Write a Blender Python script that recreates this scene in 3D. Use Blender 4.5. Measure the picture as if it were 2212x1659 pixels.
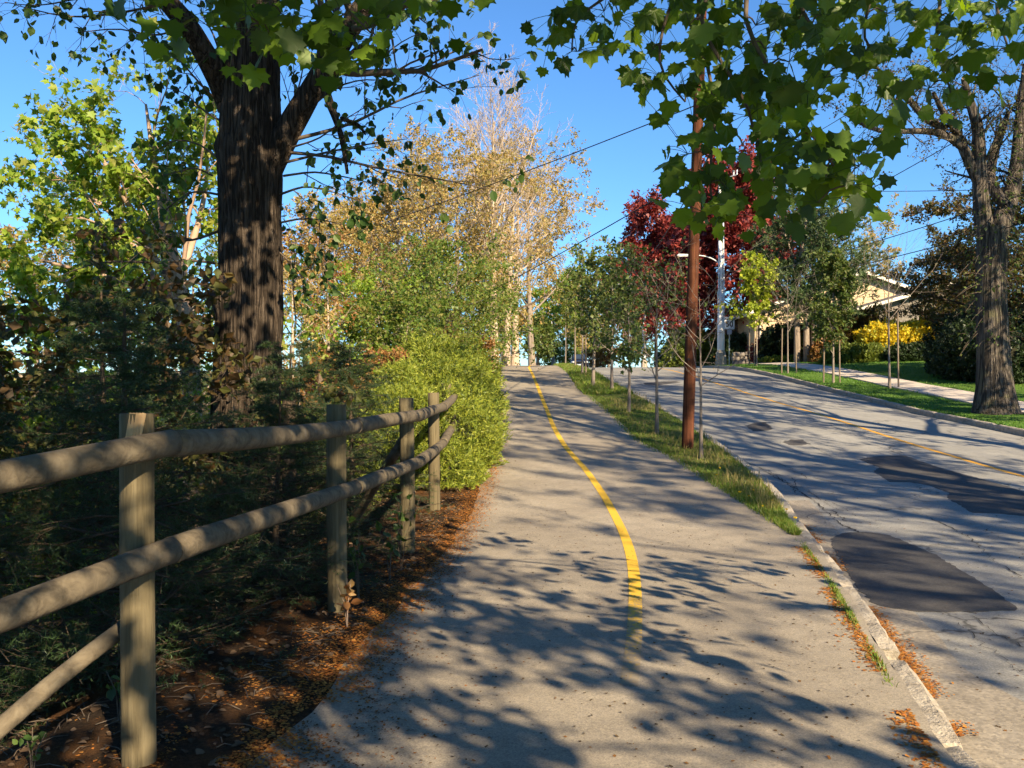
import bpy, bmesh, math, random
import numpy as np
from mathutils import Vector, Matrix

# ------------------------------------------------------------------ scene, camera, sky, sun
sc = bpy.context.scene
for o in list(bpy.data.objects):
    bpy.data.objects.remove(o)
EYE = 1.6
F = 923.0                                   # focal length in pixels of a 1024 wide frame
cam = bpy.data.cameras.new('camera')
cam.sensor_width = 36.0
cam.lens = 36.0 * F / 1024.0
cam.clip_start = 0.05
cam.clip_end = 3000.0
cam_o = bpy.data.objects.new('camera', cam)
sc.collection.objects.link(cam_o)
cam_o.location = (0, 0, EYE)
cam_o.rotation_euler = (math.radians(90), 0, 0)
sc.camera = cam_o
SUN_EL = math.radians(29.0)
SUN_AZ = math.atan2(0.49, -0.872)           # from +Y towards +X
world = bpy.data.worlds.new('World')
sc.world = world
world.use_nodes = True
wn = world.node_tree
wn.nodes.clear()
sky = wn.nodes.new('ShaderNodeTexSky')
sky.sky_type = 'NISHITA'
sky.sun_disc = False
sky.sun_elevation = SUN_EL
sky.sun_rotation = SUN_AZ
sky.altitude = 60.0
sky.air_density = 1.0
sky.dust_density = 0.0
sky.ozone_density = 6.0
bg = wn.nodes.new('ShaderNodeBackground')
bg.inputs['Strength'].default_value = 0.07
wo = wn.nodes.new('ShaderNodeOutputWorld')
tint = wn.nodes.new('ShaderNodeMix'); tint.data_type = 'RGBA'; tint.blend_type = 'MULTIPLY'
tint.inputs[0].default_value = 1.0
tint.inputs[7].default_value = (0.70, 0.95, 1.10, 1)
wn.links.new(sky.outputs[0], tint.inputs[6])
wn.links.new(tint.outputs[2], bg.inputs[0])
wn.links.new(bg.outputs[0], wo.inputs[0])
sun = bpy.data.lights.new('sun', 'SUN')
sun.energy = 5.0
sun.angle = math.radians(0.45)
sun.color = (1.0, 0.82, 0.56)
sun_o = bpy.data.objects.new('sun', sun)
sc.collection.objects.link(sun_o)
SUNV = Vector((math.sin(SUN_AZ) * math.cos(SUN_EL), math.cos(SUN_AZ) * math.cos(SUN_EL), math.sin(SUN_EL)))
sun_o.rotation_euler = SUNV.to_track_quat('Z', 'Y').to_euler()
sun_o.location = (10, -20, 30)
sc.view_settings.view_transform = 'Standard'
sc.view_settings.look = 'None'
sc.view_settings.gamma = 1.0
sc.view_settings.exposure = 1.42
sc.view_settings.use_curve_mapping = False
sc.render.engine = 'CYCLES'
sc.cycles.max_bounces = 5
sc.cycles.diffuse_bounces = 2
sc.cycles.transmission_bounces = 3
sc.cycles.transparent_max_bounces = 4
sc.cycles.use_adaptive_sampling = True
sc.cycles.adaptive_threshold = 0.03

COL = sc.collection
rng = np.random.default_rng(7)

# ------------------------------------------------------------------ helpers: pixels, noise, meshes
def P(px, py, d):                            # pixel of a 1024 x 768 frame + depth along the view -> world
    return np.array([(px - 512.0) / F * d, d, EYE - (py - 384.0) / F * d])
K22 = 1024.0 / 2212.0
def P22(px, py, d): return P(px * K22, py * K22, d)
def P25(px, py, d): return P(px * 0.4, py * 0.4, d)

_T = np.random.default_rng(11).random((256, 256))
def vnoise(x, y, px=256):
    x = np.asarray(x, float); y = np.asarray(y, float)
    xi = np.floor(x).astype(int); yi = np.floor(y).astype(int)
    fx = x - xi; fy = y - yi
    fx = fx * fx * (3 - 2 * fx); fy = fy * fy * (3 - 2 * fy)
    x0 = xi % px; x1 = (xi + 1) % px; y0 = yi % 256; y1 = (yi + 1) % 256
    return (_T[x0, y0] * (1 - fx) + _T[x1, y0] * fx) * (1 - fy) + (_T[x0, y1] * (1 - fx) + _T[x1, y1] * fx) * fy
def fbm(x, y, o=3):
    s = 0; a = 1; t = 0
    for i in range(o):
        s = s + a * vnoise(np.asarray(x) * 2 ** i + 17 * i, np.asarray(y) * 2 ** i + 31 * i); t += a; a *= .5
    return s / t

def unit(v): return v / np.maximum(np.linalg.norm(v, axis=-1, keepdims=True), 1e-9)

def raw_mesh(name, V, Fs, mats, mi=None, smooth=True):
    """V (n,3); Fs: list of index arrays (m,k); mats: list; mi: material index per face list"""
    me = bpy.data.meshes.new(name)
    V = np.ascontiguousarray(V, dtype=np.float32)
    me.vertices.add(len(V)); me.vertices.foreach_set('co', V.ravel())
    Fs = [np.asarray(f, dtype=np.int32) for f in Fs if len(f)]
    loops = np.concatenate([f.ravel() for f in Fs])
    tot = np.concatenate([np.full(len(f), f.shape[1], np.int32) for f in Fs])
    st = np.concatenate([[0], np.cumsum(tot)[:-1]]).astype(np.int32)
    me.loops.add(len(loops)); me.loops.foreach_set('vertex_index', loops)
    me.polygons.add(len(tot)); me.polygons.foreach_set('loop_start', st)
    if mi is not None: me.polygons.foreach_set('material_index', np.asarray(mi, np.int32))
    me.update(calc_edges=True)
    me.polygons.foreach_set('use_smooth', np.full(len(tot), bool(smooth)))
    for m in (mats if isinstance(mats, (list, tuple)) else [mats]): me.materials.append(m)
    return me
def link(name, me, parent=None, loc=None):
    o = bpy.data.objects.new(name, me); COL.objects.link(o)
    if parent is not None: o.parent = parent
    if loc is not None: o.location = loc
    return o
class Acc:
    def __init__(s): s.V = []; s.F = {}; s.n = 0
    def add(s, V, Fl):
        V = np.asarray(V, float).reshape(-1, 3)
        for f in (Fl if isinstance(Fl, list) else [Fl]):
            f = np.asarray(f)
            if f.size: s.F.setdefault(f.shape[1], []).append(f + s.n)
        s.V.append(V); s.n += len(V)
    def mesh(s, name, mats, org=(0, 0, 0), smooth=True):
        return raw_mesh(name, np.concatenate(s.V) - np.asarray(org), [np.concatenate(f) for f in s.F.values()], mats, smooth=smooth)
    def build(s, name, mats, parent=None, org=(0, 0, 0), smooth=True):
        return link(name, s.mesh(name, mats, org, smooth), parent)

def thing(name, label, cat, loc=(0, 0, 0), group=None):
    o = bpy.data.objects.new(name, None); COL.objects.link(o)
    o.empty_display_size = .2
    o.location = tuple(float(c) for c in loc)
    return tag(o, label, cat, group)
def tag(o, label, cat, group=None):
    o['label'] = label; o['category'] = cat
    if group: o['group'] = group
    return o
def structure(o): o['kind'] = 'structure'; return o
def stuff(o): o['kind'] = 'stuff'; return o

def frames(Pt):
    """Pt (N,k,3) -> tangent, n1, n2"""
    t = unit(np.gradient(Pt, axis=1))
    a = unit(Pt[:, -1] - Pt[:, 0])
    ref = np.where((np.abs(a[:, 2:3]) > .8), np.array([[1., 0.13, 0]]), np.array([[0, 0.1, 1.]]))
    n1 = unit(np.cross(t, np.broadcast_to(ref[:, None, :], t.shape)))
    n2 = np.cross(t, n1)
    return t, n1, n2
def tubes(Pt, R, sides):
    Pt = np.asarray(Pt, float); R = np.asarray(R, float)
    if Pt.ndim == 2: Pt = Pt[None]; R = R[None]
    N, k, _ = Pt.shape
    t, n1, n2 = frames(Pt)
    a = np.arange(sides) / sides * 2 * np.pi
    V = Pt[:, :, None, :] + R[:, :, None, None] * (np.cos(a)[None, None, :, None] * n1[:, :, None, :] + np.sin(a)[None, None, :, None] * n2[:, :, None, :])
    i = np.arange(N)[:, None, None] * k * sides + np.arange(k - 1)[None, :, None] * sides
    j = np.arange(sides)[None, None, :]; j2 = (j + 1) % sides
    Fq = np.stack([i + j, i + j2, i + sides + j2, i + sides + j], -1).reshape(-1, 4)
    return V.reshape(-1, 3), Fq
def box_vf(x0, x1, y0, y1, z0, z1):
    V = np.array([(x, y, z) for z in (z0, z1) for y in (y0, y1) for x in (x0, x1)], float)
    Fq = np.array([(0, 2, 3, 1), (4, 5, 7, 6), (0, 1, 5, 4), (2, 6, 7, 3), (0, 4, 6, 2), (1, 3, 7, 5)])
    return V, Fq
def resample(pts, k):
    pts = np.asarray(pts, float)
    s = np.concatenate([[0], np.cumsum(np.linalg.norm(np.diff(pts[:, :3], axis=0), axis=1))]); s /= s[-1]
    q = np.linspace(0, 1, k)
    # smooth (catmull-like) by cubic through dense linear + smoothing
    return np.stack([np.interp(q, s, pts[:, c]) for c in range(pts.shape[1])], 1)
def smooth_poly(pts, k, it=2):
    p = resample(pts, k)
    for _ in range(it):
        p[1:-1] = .25 * p[:-2] + .5 * p[1:-1] + .25 * p[2:]
    return p

# ------------------------------------------------------------------ terrain functions
_gy = [-80, 8.5, 10.5, 12, 14.6, 16, 17.7, 20, 22, 25, 28.5, 31, 36, 43, 50, 55, 70, 92, 130, 200, 700]
_gz = [0, 0, .03, .12, .25, .35, .50, .75, .95, 1.22, 1.50, 1.68, 2.02, 2.35, 2.6, 2.7, 2.86, 3.1, 3.0, 2.0, -6]
_yy = np.arange(-80, 700.01, .25)
_zz = np.interp(_yy, _gy, _gz)
_k = np.exp(-.5 * (np.arange(-8, 9) * .25 / .8) ** 2); _k /= _k.sum()
_zz = np.convolve(np.pad(_zz, 8, mode='edge'), _k, 'valid')
def G(y): return np.interp(y, _yy, _zz)
def curve(pts, sig=.8):
    a = np.array(pts, float); v = np.interp(_yy, a[:, 0], a[:, 1])
    k = np.exp(-.5 * (np.arange(-12, 13) * .25 / sig) ** 2); k /= k.sum()
    v = np.convolve(np.pad(v, 12, mode='edge'), k, 'valid')
    return lambda y: np.interp(y, _yy, v)
kl = curve([(-80, -20), (-40, -9), (-10, -1.1), (0, 1.12), (4.14, 2.04), (5.7, 2.38), (8.2, 2.92), (10, 3.2), (12.7, 3.70), (16, 3.96), (18.6, 3.95), (24, 3.7), (29.5, 3.38), (48, 3.35), (60, 3.5), (92, 4.6), (150, 8), (700, 60)])
kr = curve([(-80, -8), (-40, 1.5), (-10, 9.5), (0, 11.4), (10, 12.4), (21.6, 12.05), (33, 11.6), (40, 11.5), (52, 11.8), (92, 13), (150, 16.5), (700, 70)])
pl = curve([(-80, -28), (-40, -14), (-10, -5), (0, -1.75), (2, -1.3), (4.15, -1.05), (6.9, -.82), (8.6, -.66), (12, -.45), (15.6, -.36), (21.5, -.33), (35, -.42), (50, -.53), (92, .4), (150, 3.5), (700, 50)])
_pr = curve([(-80, -20.4), (-10, -1.4), (0, .8), (4, 1.8), (8.2, 2.72), (9.3, 2.98), (10.2, 3.0), (12.6, 2.87), (15.6, 2.76), (17.7, 2.36), (22, 2.24), (27.5, 2.02), (36, 2.2), (50, 2.5), (92, 3.5), (150, 6.8), (700, 58)], .5)
def pr(y): return np.minimum(_pr(y), kl(y) - .16)
lawn_w = lambda y: np.interp(y, [0, 20, 60, 120], [.045, .045, .055, .03])
def H(x, y):
    x = np.asarray(x, float); y = np.asarray(y, float)
    w = np.interp(y, [0, 12, 22, 27, 34, 40, 48, 60], [0, .2, .7, 1, 1, .75, .2, 0])
    s = np.clip(x - kl(y), 0, 9) * .7 * w
    z = G(y - s)
    u = pl(y) - x
    z = z - np.clip(u - 1.0, 0, 9) * np.interp(y, [0, 12, 30, 60, 110], [.34, .34, .2, .06, 0])
    z = z - np.clip(u - 40, 0, 300) * .05
    z = z + np.clip(x - kr(y) - .3, 0, 16) * lawn_w(y)
    return z
KERB = .12
def R(x, y):                                  # road surface
    t = (np.asarray(x) - kl(y)) / (kr(y) - kl(y))
    return H(x, y) - KERB + .06 * (1 - (2 * t - 1) ** 2) - .03
def unproject(px, py, surf=H, off=0.0, dmin=2.0, dmax=110.0):      # 1024-frame pixel -> first hit with a surface
    d = np.arange(dmin, dmax, .02)
    f = EYE - (py - 384.0) / F * d - (surf((px - 512.0) / F * d, d) + off)
    i = np.argmax(f < 0)
    if i == 0: i = len(d) - 1
    dd = d[i]
    return np.array([(px - 512.0) / F * dd, dd])

# ------------------------------------------------------------------ materials
def new_mat(name):
    m = bpy.data.materials.new(name); m.use_nodes = True
    nt = m.node_tree; nt.nodes.clear()
    out = nt.nodes.new('ShaderNodeOutputMaterial')
    b = nt.nodes.new('ShaderNodeBsdfPrincipled')
    nt.links.new(b.outputs[0], out.inputs[0])
    return m, nt, b, out
def N(nt, typ, **kw):
    n = nt.nodes.new(typ)
    for k, v in kw.items():
        if k.startswith('i_'):
            key = k[2:]
            n.inputs[int(key) if key.isdigit() else key.replace('_', ' ')].default_value = v
        else: setattr(n, k, v)
    return n
def ramp(nt, stops, fac=None, interp='LINEAR'):
    r = nt.nodes.new('ShaderNodeValToRGB'); r.color_ramp.interpolation = interp
    e = r.color_ramp.elements
    while len(e) < len(stops): e.new(.5)
    for i, (p, c) in enumerate(stops):
        e[i].position = p; e[i].color = (c[0], c[1], c[2], 1) if not isinstance(c, (int, float)) else (c, c, c, 1)
    if fac is not None: nt.links.new(fac, r.inputs[0])
    return r
def noise(nt, scale, detail=4, rough=.55, vec=None, dist=0.0):
    n = N(nt, 'ShaderNodeTexNoise'); n.inputs['Scale'].default_value = scale
    n.inputs['Detail'].default_value = detail; n.inputs['Roughness'].default_value = rough; n.inputs['Distortion'].default_value = dist
    if vec is not None: nt.links.new(vec, n.inputs['Vector'])
    return n
def coords(nt, stretch=(1, 1, 1), kind='Object'):
    tc = N(nt, 'ShaderNodeTexCoord'); mp = N(nt, 'ShaderNodeMapping'); mp.inputs['Scale'].default_value = stretch
    nt.links.new(tc.outputs[kind], mp.inputs[0]); return mp.outputs[0]
def mix(nt, fac, a, b, blend='MIX'):
    m = N(nt, 'ShaderNodeMix', data_type='RGBA', blend_type=blend)
    if isinstance(fac, (int, float)): m.inputs[0].default_value = fac
    else: nt.links.new(fac, m.inputs[0])
    for s, v in ((6, a), (7, b)):
        if isinstance(v, tuple): m.inputs[s].default_value = (v[0], v[1], v[2], 1)
        else: nt.links.new(v, m.inputs[s])
    return m.outputs[2]
def bump(nt, b, height, strength=.3, dist=.01, prev=None):
    n = N(nt, 'ShaderNodeBump'); n.inputs['Strength'].default_value = strength; n.inputs['Distance'].default_value = dist
    nt.links.new(height, n.inputs['Height'])
    if prev is not None: nt.links.new(prev, n.inputs['Normal'])
    nt.links.new(n.outputs[0], b.inputs['Normal']); return n.outputs[0]
def simple(name, cols, scale=6, stretch=(1, 1, 1), rough=.8, bs=.3, bd=.01, bscale=None, spec=.3, detail=5, metallic=0, coat=0):
    m, nt, b, out = new_mat(name)
    v = coords(nt, stretch)
    n = noise(nt, scale, detail, .6, v)
    r = ramp(nt, [(.25 + .5 * i / max(1, len(cols) - 1), c) for i, c in enumerate(cols)], n.outputs[0])
    nt.links.new(r.outputs[0], b.inputs['Base Color'])
    b.inputs['Roughness'].default_value = rough; b.inputs['Specular IOR Level'].default_value = spec; b.inputs['Metallic'].default_value = metallic
    b.inputs['Coat Weight'].default_value = coat
    if bs:
        n2 = noise(nt, bscale or scale * 4, 5, .6, v); bump(nt, b, n2.outputs[0], bs, bd)
    return m
def leaf_mat(name, cols, trans=.35, rough=.5, spec=.35, tcol=None):
    m, nt, b, out = new_mat(name)
    g = N(nt, 'ShaderNodeNewGeometry')
    r = ramp(nt, [(i / max(1, len(cols) - 1), c) for i, c in enumerate(cols)], g.outputs['Random Per Island'])
    nt.links.new(r.outputs[0], b.inputs['Base Color'])
    b.inputs['Roughness'].default_value = rough; b.inputs['Specular IOR Level'].default_value = spec
    t = N(nt, 'ShaderNodeBsdfTranslucent')
    tm = mix(nt, 1.0, r.outputs[0], tcol or (1.5, 1.45, .5), 'MULTIPLY')
    nt.links.new(tm, t.inputs[0])
    ms = N(nt, 'ShaderNodeMixShader'); ms.inputs[0].default_value = trans
    nt.links.new(b.outputs[0], ms.inputs[1]); nt.links.new(t.outputs[0], ms.inputs[2]); nt.links.new(ms.outputs[0], out.inputs[0])
    return m
def bark_mat(name, cols, scale=9, zs=.16, bs=.9, bd=.03, lichen=None, furrow=None):
    m, nt, b, out = new_mat(name)
    v = coords(nt, (1, 1, zs))
    n = noise(nt, scale, 7, .65, v, .6)
    r = ramp(nt, [(.28 + .44 * i / max(1, len(cols) - 1), c) for i, c in enumerate(cols)], n.outputs[0])
    c = r.outputs[0]
    if lichen:
        v2 = coords(nt); n3 = noise(nt, 3.5, 4, .6, v2); rr = ramp(nt, [(.52, 0.), (.68, 1.)], n3.outputs[0])
        c = mix(nt, rr.outputs[0], c, lichen)
    n2 = noise(nt, scale * 2.2, 6, .6, v, .4); hgt = n2.outputs[0]
    if furrow:                                          # dark fissures between the bark ridges
        nf = noise(nt, furrow, 3, .55, coords(nt, (1, 1, .07)), .5)
        sb = N(nt, 'ShaderNodeMath', operation='SUBTRACT'); nt.links.new(nf.outputs[0], sb.inputs[0]); sb.inputs[1].default_value = .5
        ab = N(nt, 'ShaderNodeMath', operation='ABSOLUTE'); nt.links.new(sb.outputs[0], ab.inputs[0])
        fr = ramp(nt, [(.0, 0.), (.035, .35), (.09, 1.)], ab.outputs[0]).outputs[0]
        c = mix(nt, fr, tuple(k * .7 for k in cols[0]), c)
        ml = N(nt, 'ShaderNodeMath', operation='MULTIPLY'); nt.links.new(fr, ml.inputs[0]); nt.links.new(hgt, ml.inputs[1]); hgt = ml.outputs[0]
    nt.links.new(c, b.inputs['Base Color']); b.inputs['Roughness'].default_value = .9; b.inputs['Specular IOR Level'].default_value = .15
    bump(nt, b, hgt, bs, bd)
    return m

def asphalt(name, lo, hi, stain, crack=0.0, agg=160, tint=None):
    m, nt, b, out = new_mat(name)
    v = coords(nt)
    big = noise(nt, .55, 5, .6, v); mid = noise(nt, 4.5, 6, .65, v); fine = noise(nt, agg, 3, .7, v)
    c = ramp(nt, [(.3, lo), (.7, hi)], big.outputs[0]).outputs[0]
    c = mix(nt, ramp(nt, [(.45, 0.), (.75, .55)], mid.outputs[0]).outputs[0], c, stain)
    vv = N(nt, 'ShaderNodeTexVoronoi'); vv.inputs['Scale'].default_value = agg * .9; nt.links.new(v, vv.inputs['Vector'])
    g = ramp(nt, [(.0, (.62, .62, .62)), (.5, (1, 1, 1)), (1, (1.35, 1.33, 1.28))], vv.outputs['Color']).outputs[0]
    c = mix(nt, .75, c, g, 'MULTIPLY')
    f2 = noise(nt, 34, 4, .75, v)
    c = mix(nt, .6, c, ramp(nt, [(.3, (.72, .72, .72)), (.62, (1.12, 1.11, 1.08))], f2.outputs[0]).outputs[0], 'MULTIPLY')
    hgt = fine.outputs[0]
    if tint:
        wv = noise(nt, .9, 3, .5, coords(nt, (2.2, .12, 1)))
        c = mix(nt, ramp(nt, [(.45, 0.), (.7, .5)], wv.outputs[0]).outputs[0], c, tint)
    if crack:
        ds = noise(nt, 1.6, 4, .6, v)
        ad = N(nt, 'ShaderNodeVectorMath', operation='ADD'); sc_ = N(nt, 'ShaderNodeVectorMath', operation='SCALE'); sc_.inputs['Scale'].default_value = .9
        nt.links.new(ds.outputs['Color'], sc_.inputs[0]); nt.links.new(v, ad.inputs[0]); nt.links.new(sc_.outputs[0], ad.inputs[1])
        vo = N(nt, 'ShaderNodeTexVoronoi', feature='DISTANCE_TO_EDGE'); vo.inputs['Scale'].default_value = .55; nt.links.new(ad.outputs[0], vo.inputs['Vector'])
        cr = ramp(nt, [(0, 1.), (.006, .8), (.016, 0.)], vo.outputs[0]).outputs[0]
        mk = ramp(nt, [(.5, 0.), (.62, crack)], noise(nt, .35, 3, .5, v).outputs[0]).outputs[0]
        ml = N(nt, 'ShaderNodeMath', operation='MULTIPLY'); nt.links.new(cr, ml.inputs[0]); nt.links.new(mk, ml.inputs[1])
        c = mix(nt, ml.outputs[0], c, (.03, .028, .025))
    nt.links.new(c, b.inputs['Base Color']); b.inputs['Roughness'].default_value = .88; b.inputs['Specular IOR Level'].default_value = .25
    sp = noise(nt, 9, 2, .4, v); sr = ramp(nt, [(.70, 0.), (.76, .5)], sp.outputs[0]).outputs[0]
    p = bump(nt, b, hgt, .5, .004); bump(nt, b, mid.outputs[0], .35, .012, p)
    return m

M = {}
M['path'] = asphalt('path_asphalt', (.225, .192, .150), (.345, .298, .232), (.165, .144, .118), 0.0, 170)
M['road'] = asphalt('road_asphalt', (.215, .208, .19), (.30, .288, .26), (.165, .16, .15), .9, 120, (.16, .16, .16))
M['patch'] = asphalt('patch_asphalt', (.042, .040, .040), (.075, .070, .068), (.11, .10, .09), 0.0, 90)
M['gutter'] = asphalt('gutter_concrete', (.20, .172, .135), (.35, .305, .245), (.14, .122, .10), .9, 60)
M['concrete'] = simple('kerb_concrete', [(.20, .17, .13), (.36, .31, .245), (.44, .39, .31)], 9, rough=.95, bs=1.0, bd=.02, bscale=34)
M['walk'] = simple('sidewalk_concrete', [(.42, .36, .30), (.55, .48, .40)], 3, rough=.9, bs=.3, bd=.004, bscale=60)
M['crack'] = simple('crack_tar', [(.025, .022, .02), (.04, .036, .03)], 5, rough=.95, bs=0)
def line_mat(name, col, under, worn_lo, worn_hi):
    m, nt, b, out = new_mat(name); v = coords(nt)
    n = noise(nt, 28, 5, .7, v); f = ramp(nt, [(worn_lo, 0.), (worn_hi, 1.)], n.outputs[0]).outputs[0]
    n2 = noise(nt, 2.2, 3, .5, v)
    c1 = mix(nt, n2.outputs[0], col, tuple(k * .8 for k in col))
    nt.links.new(mix(nt, f, c1, under), b.inputs['Base Color']); b.inputs['Roughness'].default_value = .75; b.inputs['Specular IOR Level'].default_value = .2
    bump(nt, b, noise(nt, 170, 3, .7, v).outputs[0], .4, .003)
    return m
def fade_mat():
    m, nt, b, out = new_mat('path_yellow_paint'); v = coords(nt)
    sx = N(nt, 'ShaderNodeSeparateXYZ'); nt.links.new(v, sx.inputs[0])
    mr = N(nt, 'ShaderNodeMapRange'); mr.inputs['From Min'].default_value = 7.8; mr.inputs['From Max'].default_value = 4.2; mr.inputs['To Min'].default_value = 0.0; mr.inputs['To Max'].default_value = .46
    nt.links.new(sx.outputs[1], mr.inputs['Value'])
    n = noise(nt, 30, 6, .75, v); n2 = noise(nt, 3.0, 3, .5, v)
    a1 = N(nt, 'ShaderNodeMath', operation='ADD'); nt.links.new(n.outputs[0], a1.inputs[0]); nt.links.new(mr.outputs[0], a1.inputs[1])
    a2 = N(nt, 'ShaderNodeMath', operation='MULTIPLY_ADD'); nt.links.new(n2.outputs[0], a2.inputs[0]); a2.inputs[1].default_value = .22; nt.links.new(a1.outputs[0], a2.inputs[2])
    f = ramp(nt, [(.70, 0.), (.92, .97)], a2.outputs[0]).outputs[0]
    c1 = mix(nt, n2.outputs[0], (.72, .44, .035), (.58, .35, .04))
    nt.links.new(mix(nt, f, c1, (.255, .215, .16)), b.inputs['Base Color']); b.inputs['Roughness'].default_value = .85; b.inputs['Specular IOR Level'].default_value = .2
    bump(nt, b, noise(nt, 170, 3, .7, v).outputs[0], .5, .004)
    return m
M['yellow_fade'] = fade_mat()
M['yellow'] = line_mat('yellow_paint', (.78, .47, .03), (.25, .2, .12), .60, .68)
M['yellow_worn'] = line_mat('worn_yellow_paint', (.62, .40, .06), (.22, .195, .16), .44, .58)
M['yellow_faint'] = line_mat('faint_yellow_paint', (.42, .30, .11), (.22, .195, .165), .38, .56)
M['yellow_road'] = line_mat('road_yellow_paint', (.72, .36, .04), (.26, .22, .15), .52, .66)
def ground_mat(name, cols, scale, bs, bd, cols2=None, s2=.6):
    m, nt, b, out = new_mat(name); v = coords(nt)
    n = noise(nt, scale, 7, .7, v); c = ramp(nt, [(.3 + .4 * i / max(1, len(cols) - 1), k) for i, k in enumerate(cols)], n.outputs[0]).outputs[0]
    if cols2:
        f = ramp(nt, [(.42, 0.), (.62, 1.)], noise(nt, s2, 4, .6, v).outputs[0]).outputs[0]
        nb = noise(nt, scale * 2.3, 5, .7, v)
        c = mix(nt, f, c, ramp(nt, [(.3, cols2[0]), (.7, cols2[1])], nb.outputs[0]).outputs[0])
    nt.links.new(c, b.inputs['Base Color']); b.inputs['Roughness'].default_value = .95; b.inputs['Specular IOR Level'].default_value = .1
    bump(nt, b, noise(nt, scale * 1.6, 6, .7, v).outputs[0], bs, bd)
    return m
M['soil'] = ground_mat('soil', [(.022, .015, .010), (.055, .036, .022), (.115, .075, .045)], 42, 1.0, .05, [(.07, .034, .015), (.20, .09, .03)], 2.2)
M['woodfloor'] = ground_mat('wood_floor', [(.03, .028, .012), (.07, .055, .022), (.10, .10, .03)], 9, .8, .06, [(.05, .075, .018), (.09, .13, .025)], .5)
M['turf'] = ground_mat('verge_turf', [(.055, .075, .016), (.085, .13, .022), (.12, .15, .035)], 26, .9, .03, [(.13, .12, .04), (.17, .14, .055)], .9)
M['lawn'] = ground_mat('lawn_turf', [(.05, .11, .018), (.075, .155, .022), (.10, .19, .03)], 30, .9, .04, [(.085, .16, .026), (.12, .20, .035)], .35)
M['bark_big'] = bark_mat('furrowed_bark', [(.028, .020, .014), (.068, .050, .036), (.105, .08, .06), (.145, .115, .09)], 34, .13, 1.0, .05, None, 17)
M['bark_dark'] = bark_mat('brown_bark', [(.05, .036, .025), (.11, .08, .055)], 10, .2)
M['bark_grey'] = bark_mat('grey_bark', [(.11, .085, .065), (.23, .185, .145), (.30, .25, .20)], 8, .18, .9, .03)
M['bark_elm'] = bark_mat('elm_bark', [(.04, .033, .027), (.13, .108, .088), (.22, .185, .15)], 13, .13, 1.0, .08, (.13, .12, .07), 9)
M['bark_pale'] = bark_mat('pale_bark', [(.24, .18, .125), (.40, .31, .225), (.50, .41, .31)], 6, .3, .5, .02)
M['bark_pink'] = bark_mat('pale_pink_bark', [(.30, .20, .14), (.44, .31, .22)], 6, .3, .4, .01)
M['twig'] = simple('twig_bark', [(.07, .052, .036), (.14, .105, .075)], 20, bs=0)
M['sapling'] = bark_mat('sapling_bark', [(.13, .105, .085), (.24, .20, .165)], 14, .3, .4, .006)
M['log'] = bark_mat('weathered_log', [(.055, .045, .032), (.125, .10, .068), (.175, .145, .10)], 13, 1.0, .7, .01)
M['post'] = bark_mat('weathered_post', [(.06, .048, .028), (.12, .096, .054), (.165, .135, .08)], 26, .06, .8, .01)
M['cutwood'] = simple('fresh_split_wood', [(.34, .21, .10), (.52, .36, .19)], 30, (1, 1, .1), bs=.4)
M['creosote'] = bark_mat('creosoted_pole', [(.028, .010, .006), (.085, .030, .015), (.15, .058, .028)], 16, .035, .9, .02)
M['stake'] = bark_mat('grey_stake', [(.13, .10, .075), (.23, .18, .13)], 16, .15, .4, .006)
M['white_paint'] = simple('white_painted_concrete', [(.62, .60, .56), (.78, .76, .72)], 4, (1, 1, .2), rough=.6, bs=.2, bd=.005)
M['galv'] = simple('galvanised_steel', [(.38, .40, .43), (.55, .56, .58)], 8, rough=.45, bs=0, metallic=.7)
M['wire'] = simple('black_cable', [(.015, .015, .016), (.03, .03, .03)], 5, rough=.6, bs=0)
M['maple'] = leaf_mat('maple_leaf', [(.034, .068, .008), (.06, .115, .011), (.10, .18, .016), (.14, .22, .02)], .52, .42, .4, (1.8, 1.6, .35))
def veined(name, src):
    m = src.copy(); m.name = name; nt = m.node_tree
    b = [n for n in nt.nodes if n.type == 'BSDF_PRINCIPLED'][0]; r = [n for n in nt.nodes if n.type == 'VALTORGB'][0]
    oi = N(nt, 'ShaderNodeObjectInfo'); nt.links.new(oi.outputs['Random'], r.inputs[0])
    v = coords(nt); sx = N(nt, 'ShaderNodeSeparateXYZ'); nt.links.new(v, sx.inputs[0])
    at = N(nt, 'ShaderNodeMath', operation='ARCTAN2'); nt.links.new(sx.outputs[0], at.inputs[0]); nt.links.new(sx.outputs[1], at.inputs[1])
    ab = N(nt, 'ShaderNodeMath', operation='ABSOLUTE'); nt.links.new(at.outputs[0], ab.inputs[0])
    pp = N(nt, 'ShaderNodeMath', operation='PINGPONG'); nt.links.new(ab.outputs[0], pp.inputs[0]); pp.inputs[1].default_value = .36
    ln = N(nt, 'ShaderNodeVectorMath', operation='LENGTH'); nt.links.new(v, ln.inputs[0])
    ml = N(nt, 'ShaderNodeMath', operation='MULTIPLY'); nt.links.new(pp.outputs[0], ml.inputs[0]); nt.links.new(ln.outputs['Value'], ml.inputs[1])
    vf = ramp(nt, [(0, .55), (.012, .35), (.03, 0.)], ml.outputs[0]).outputs[0]
    nz = noise(nt, 3.5, 3, .6, v); c0 = mix(nt, .55, r.outputs[0], ramp(nt, [(.3, (.62, .66, .6)), (.7, (1.25, 1.2, 1.1))], nz.outputs[0]).outputs[0], 'MULTIPLY')
    nt.links.new(mix(nt, vf, c0, (.20, .26, .05)), b.inputs['Base Color'])
    bump(nt, b, ml.outputs[0], .25, .2)
    return m
M['maple_near'] = veined('maple_leaf_near', M['maple'])
M['maple_small'] = leaf_mat('small_leaf', [(.03, .06, .014), (.05, .10, .018), (.085, .13, .025)], .35)
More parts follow.
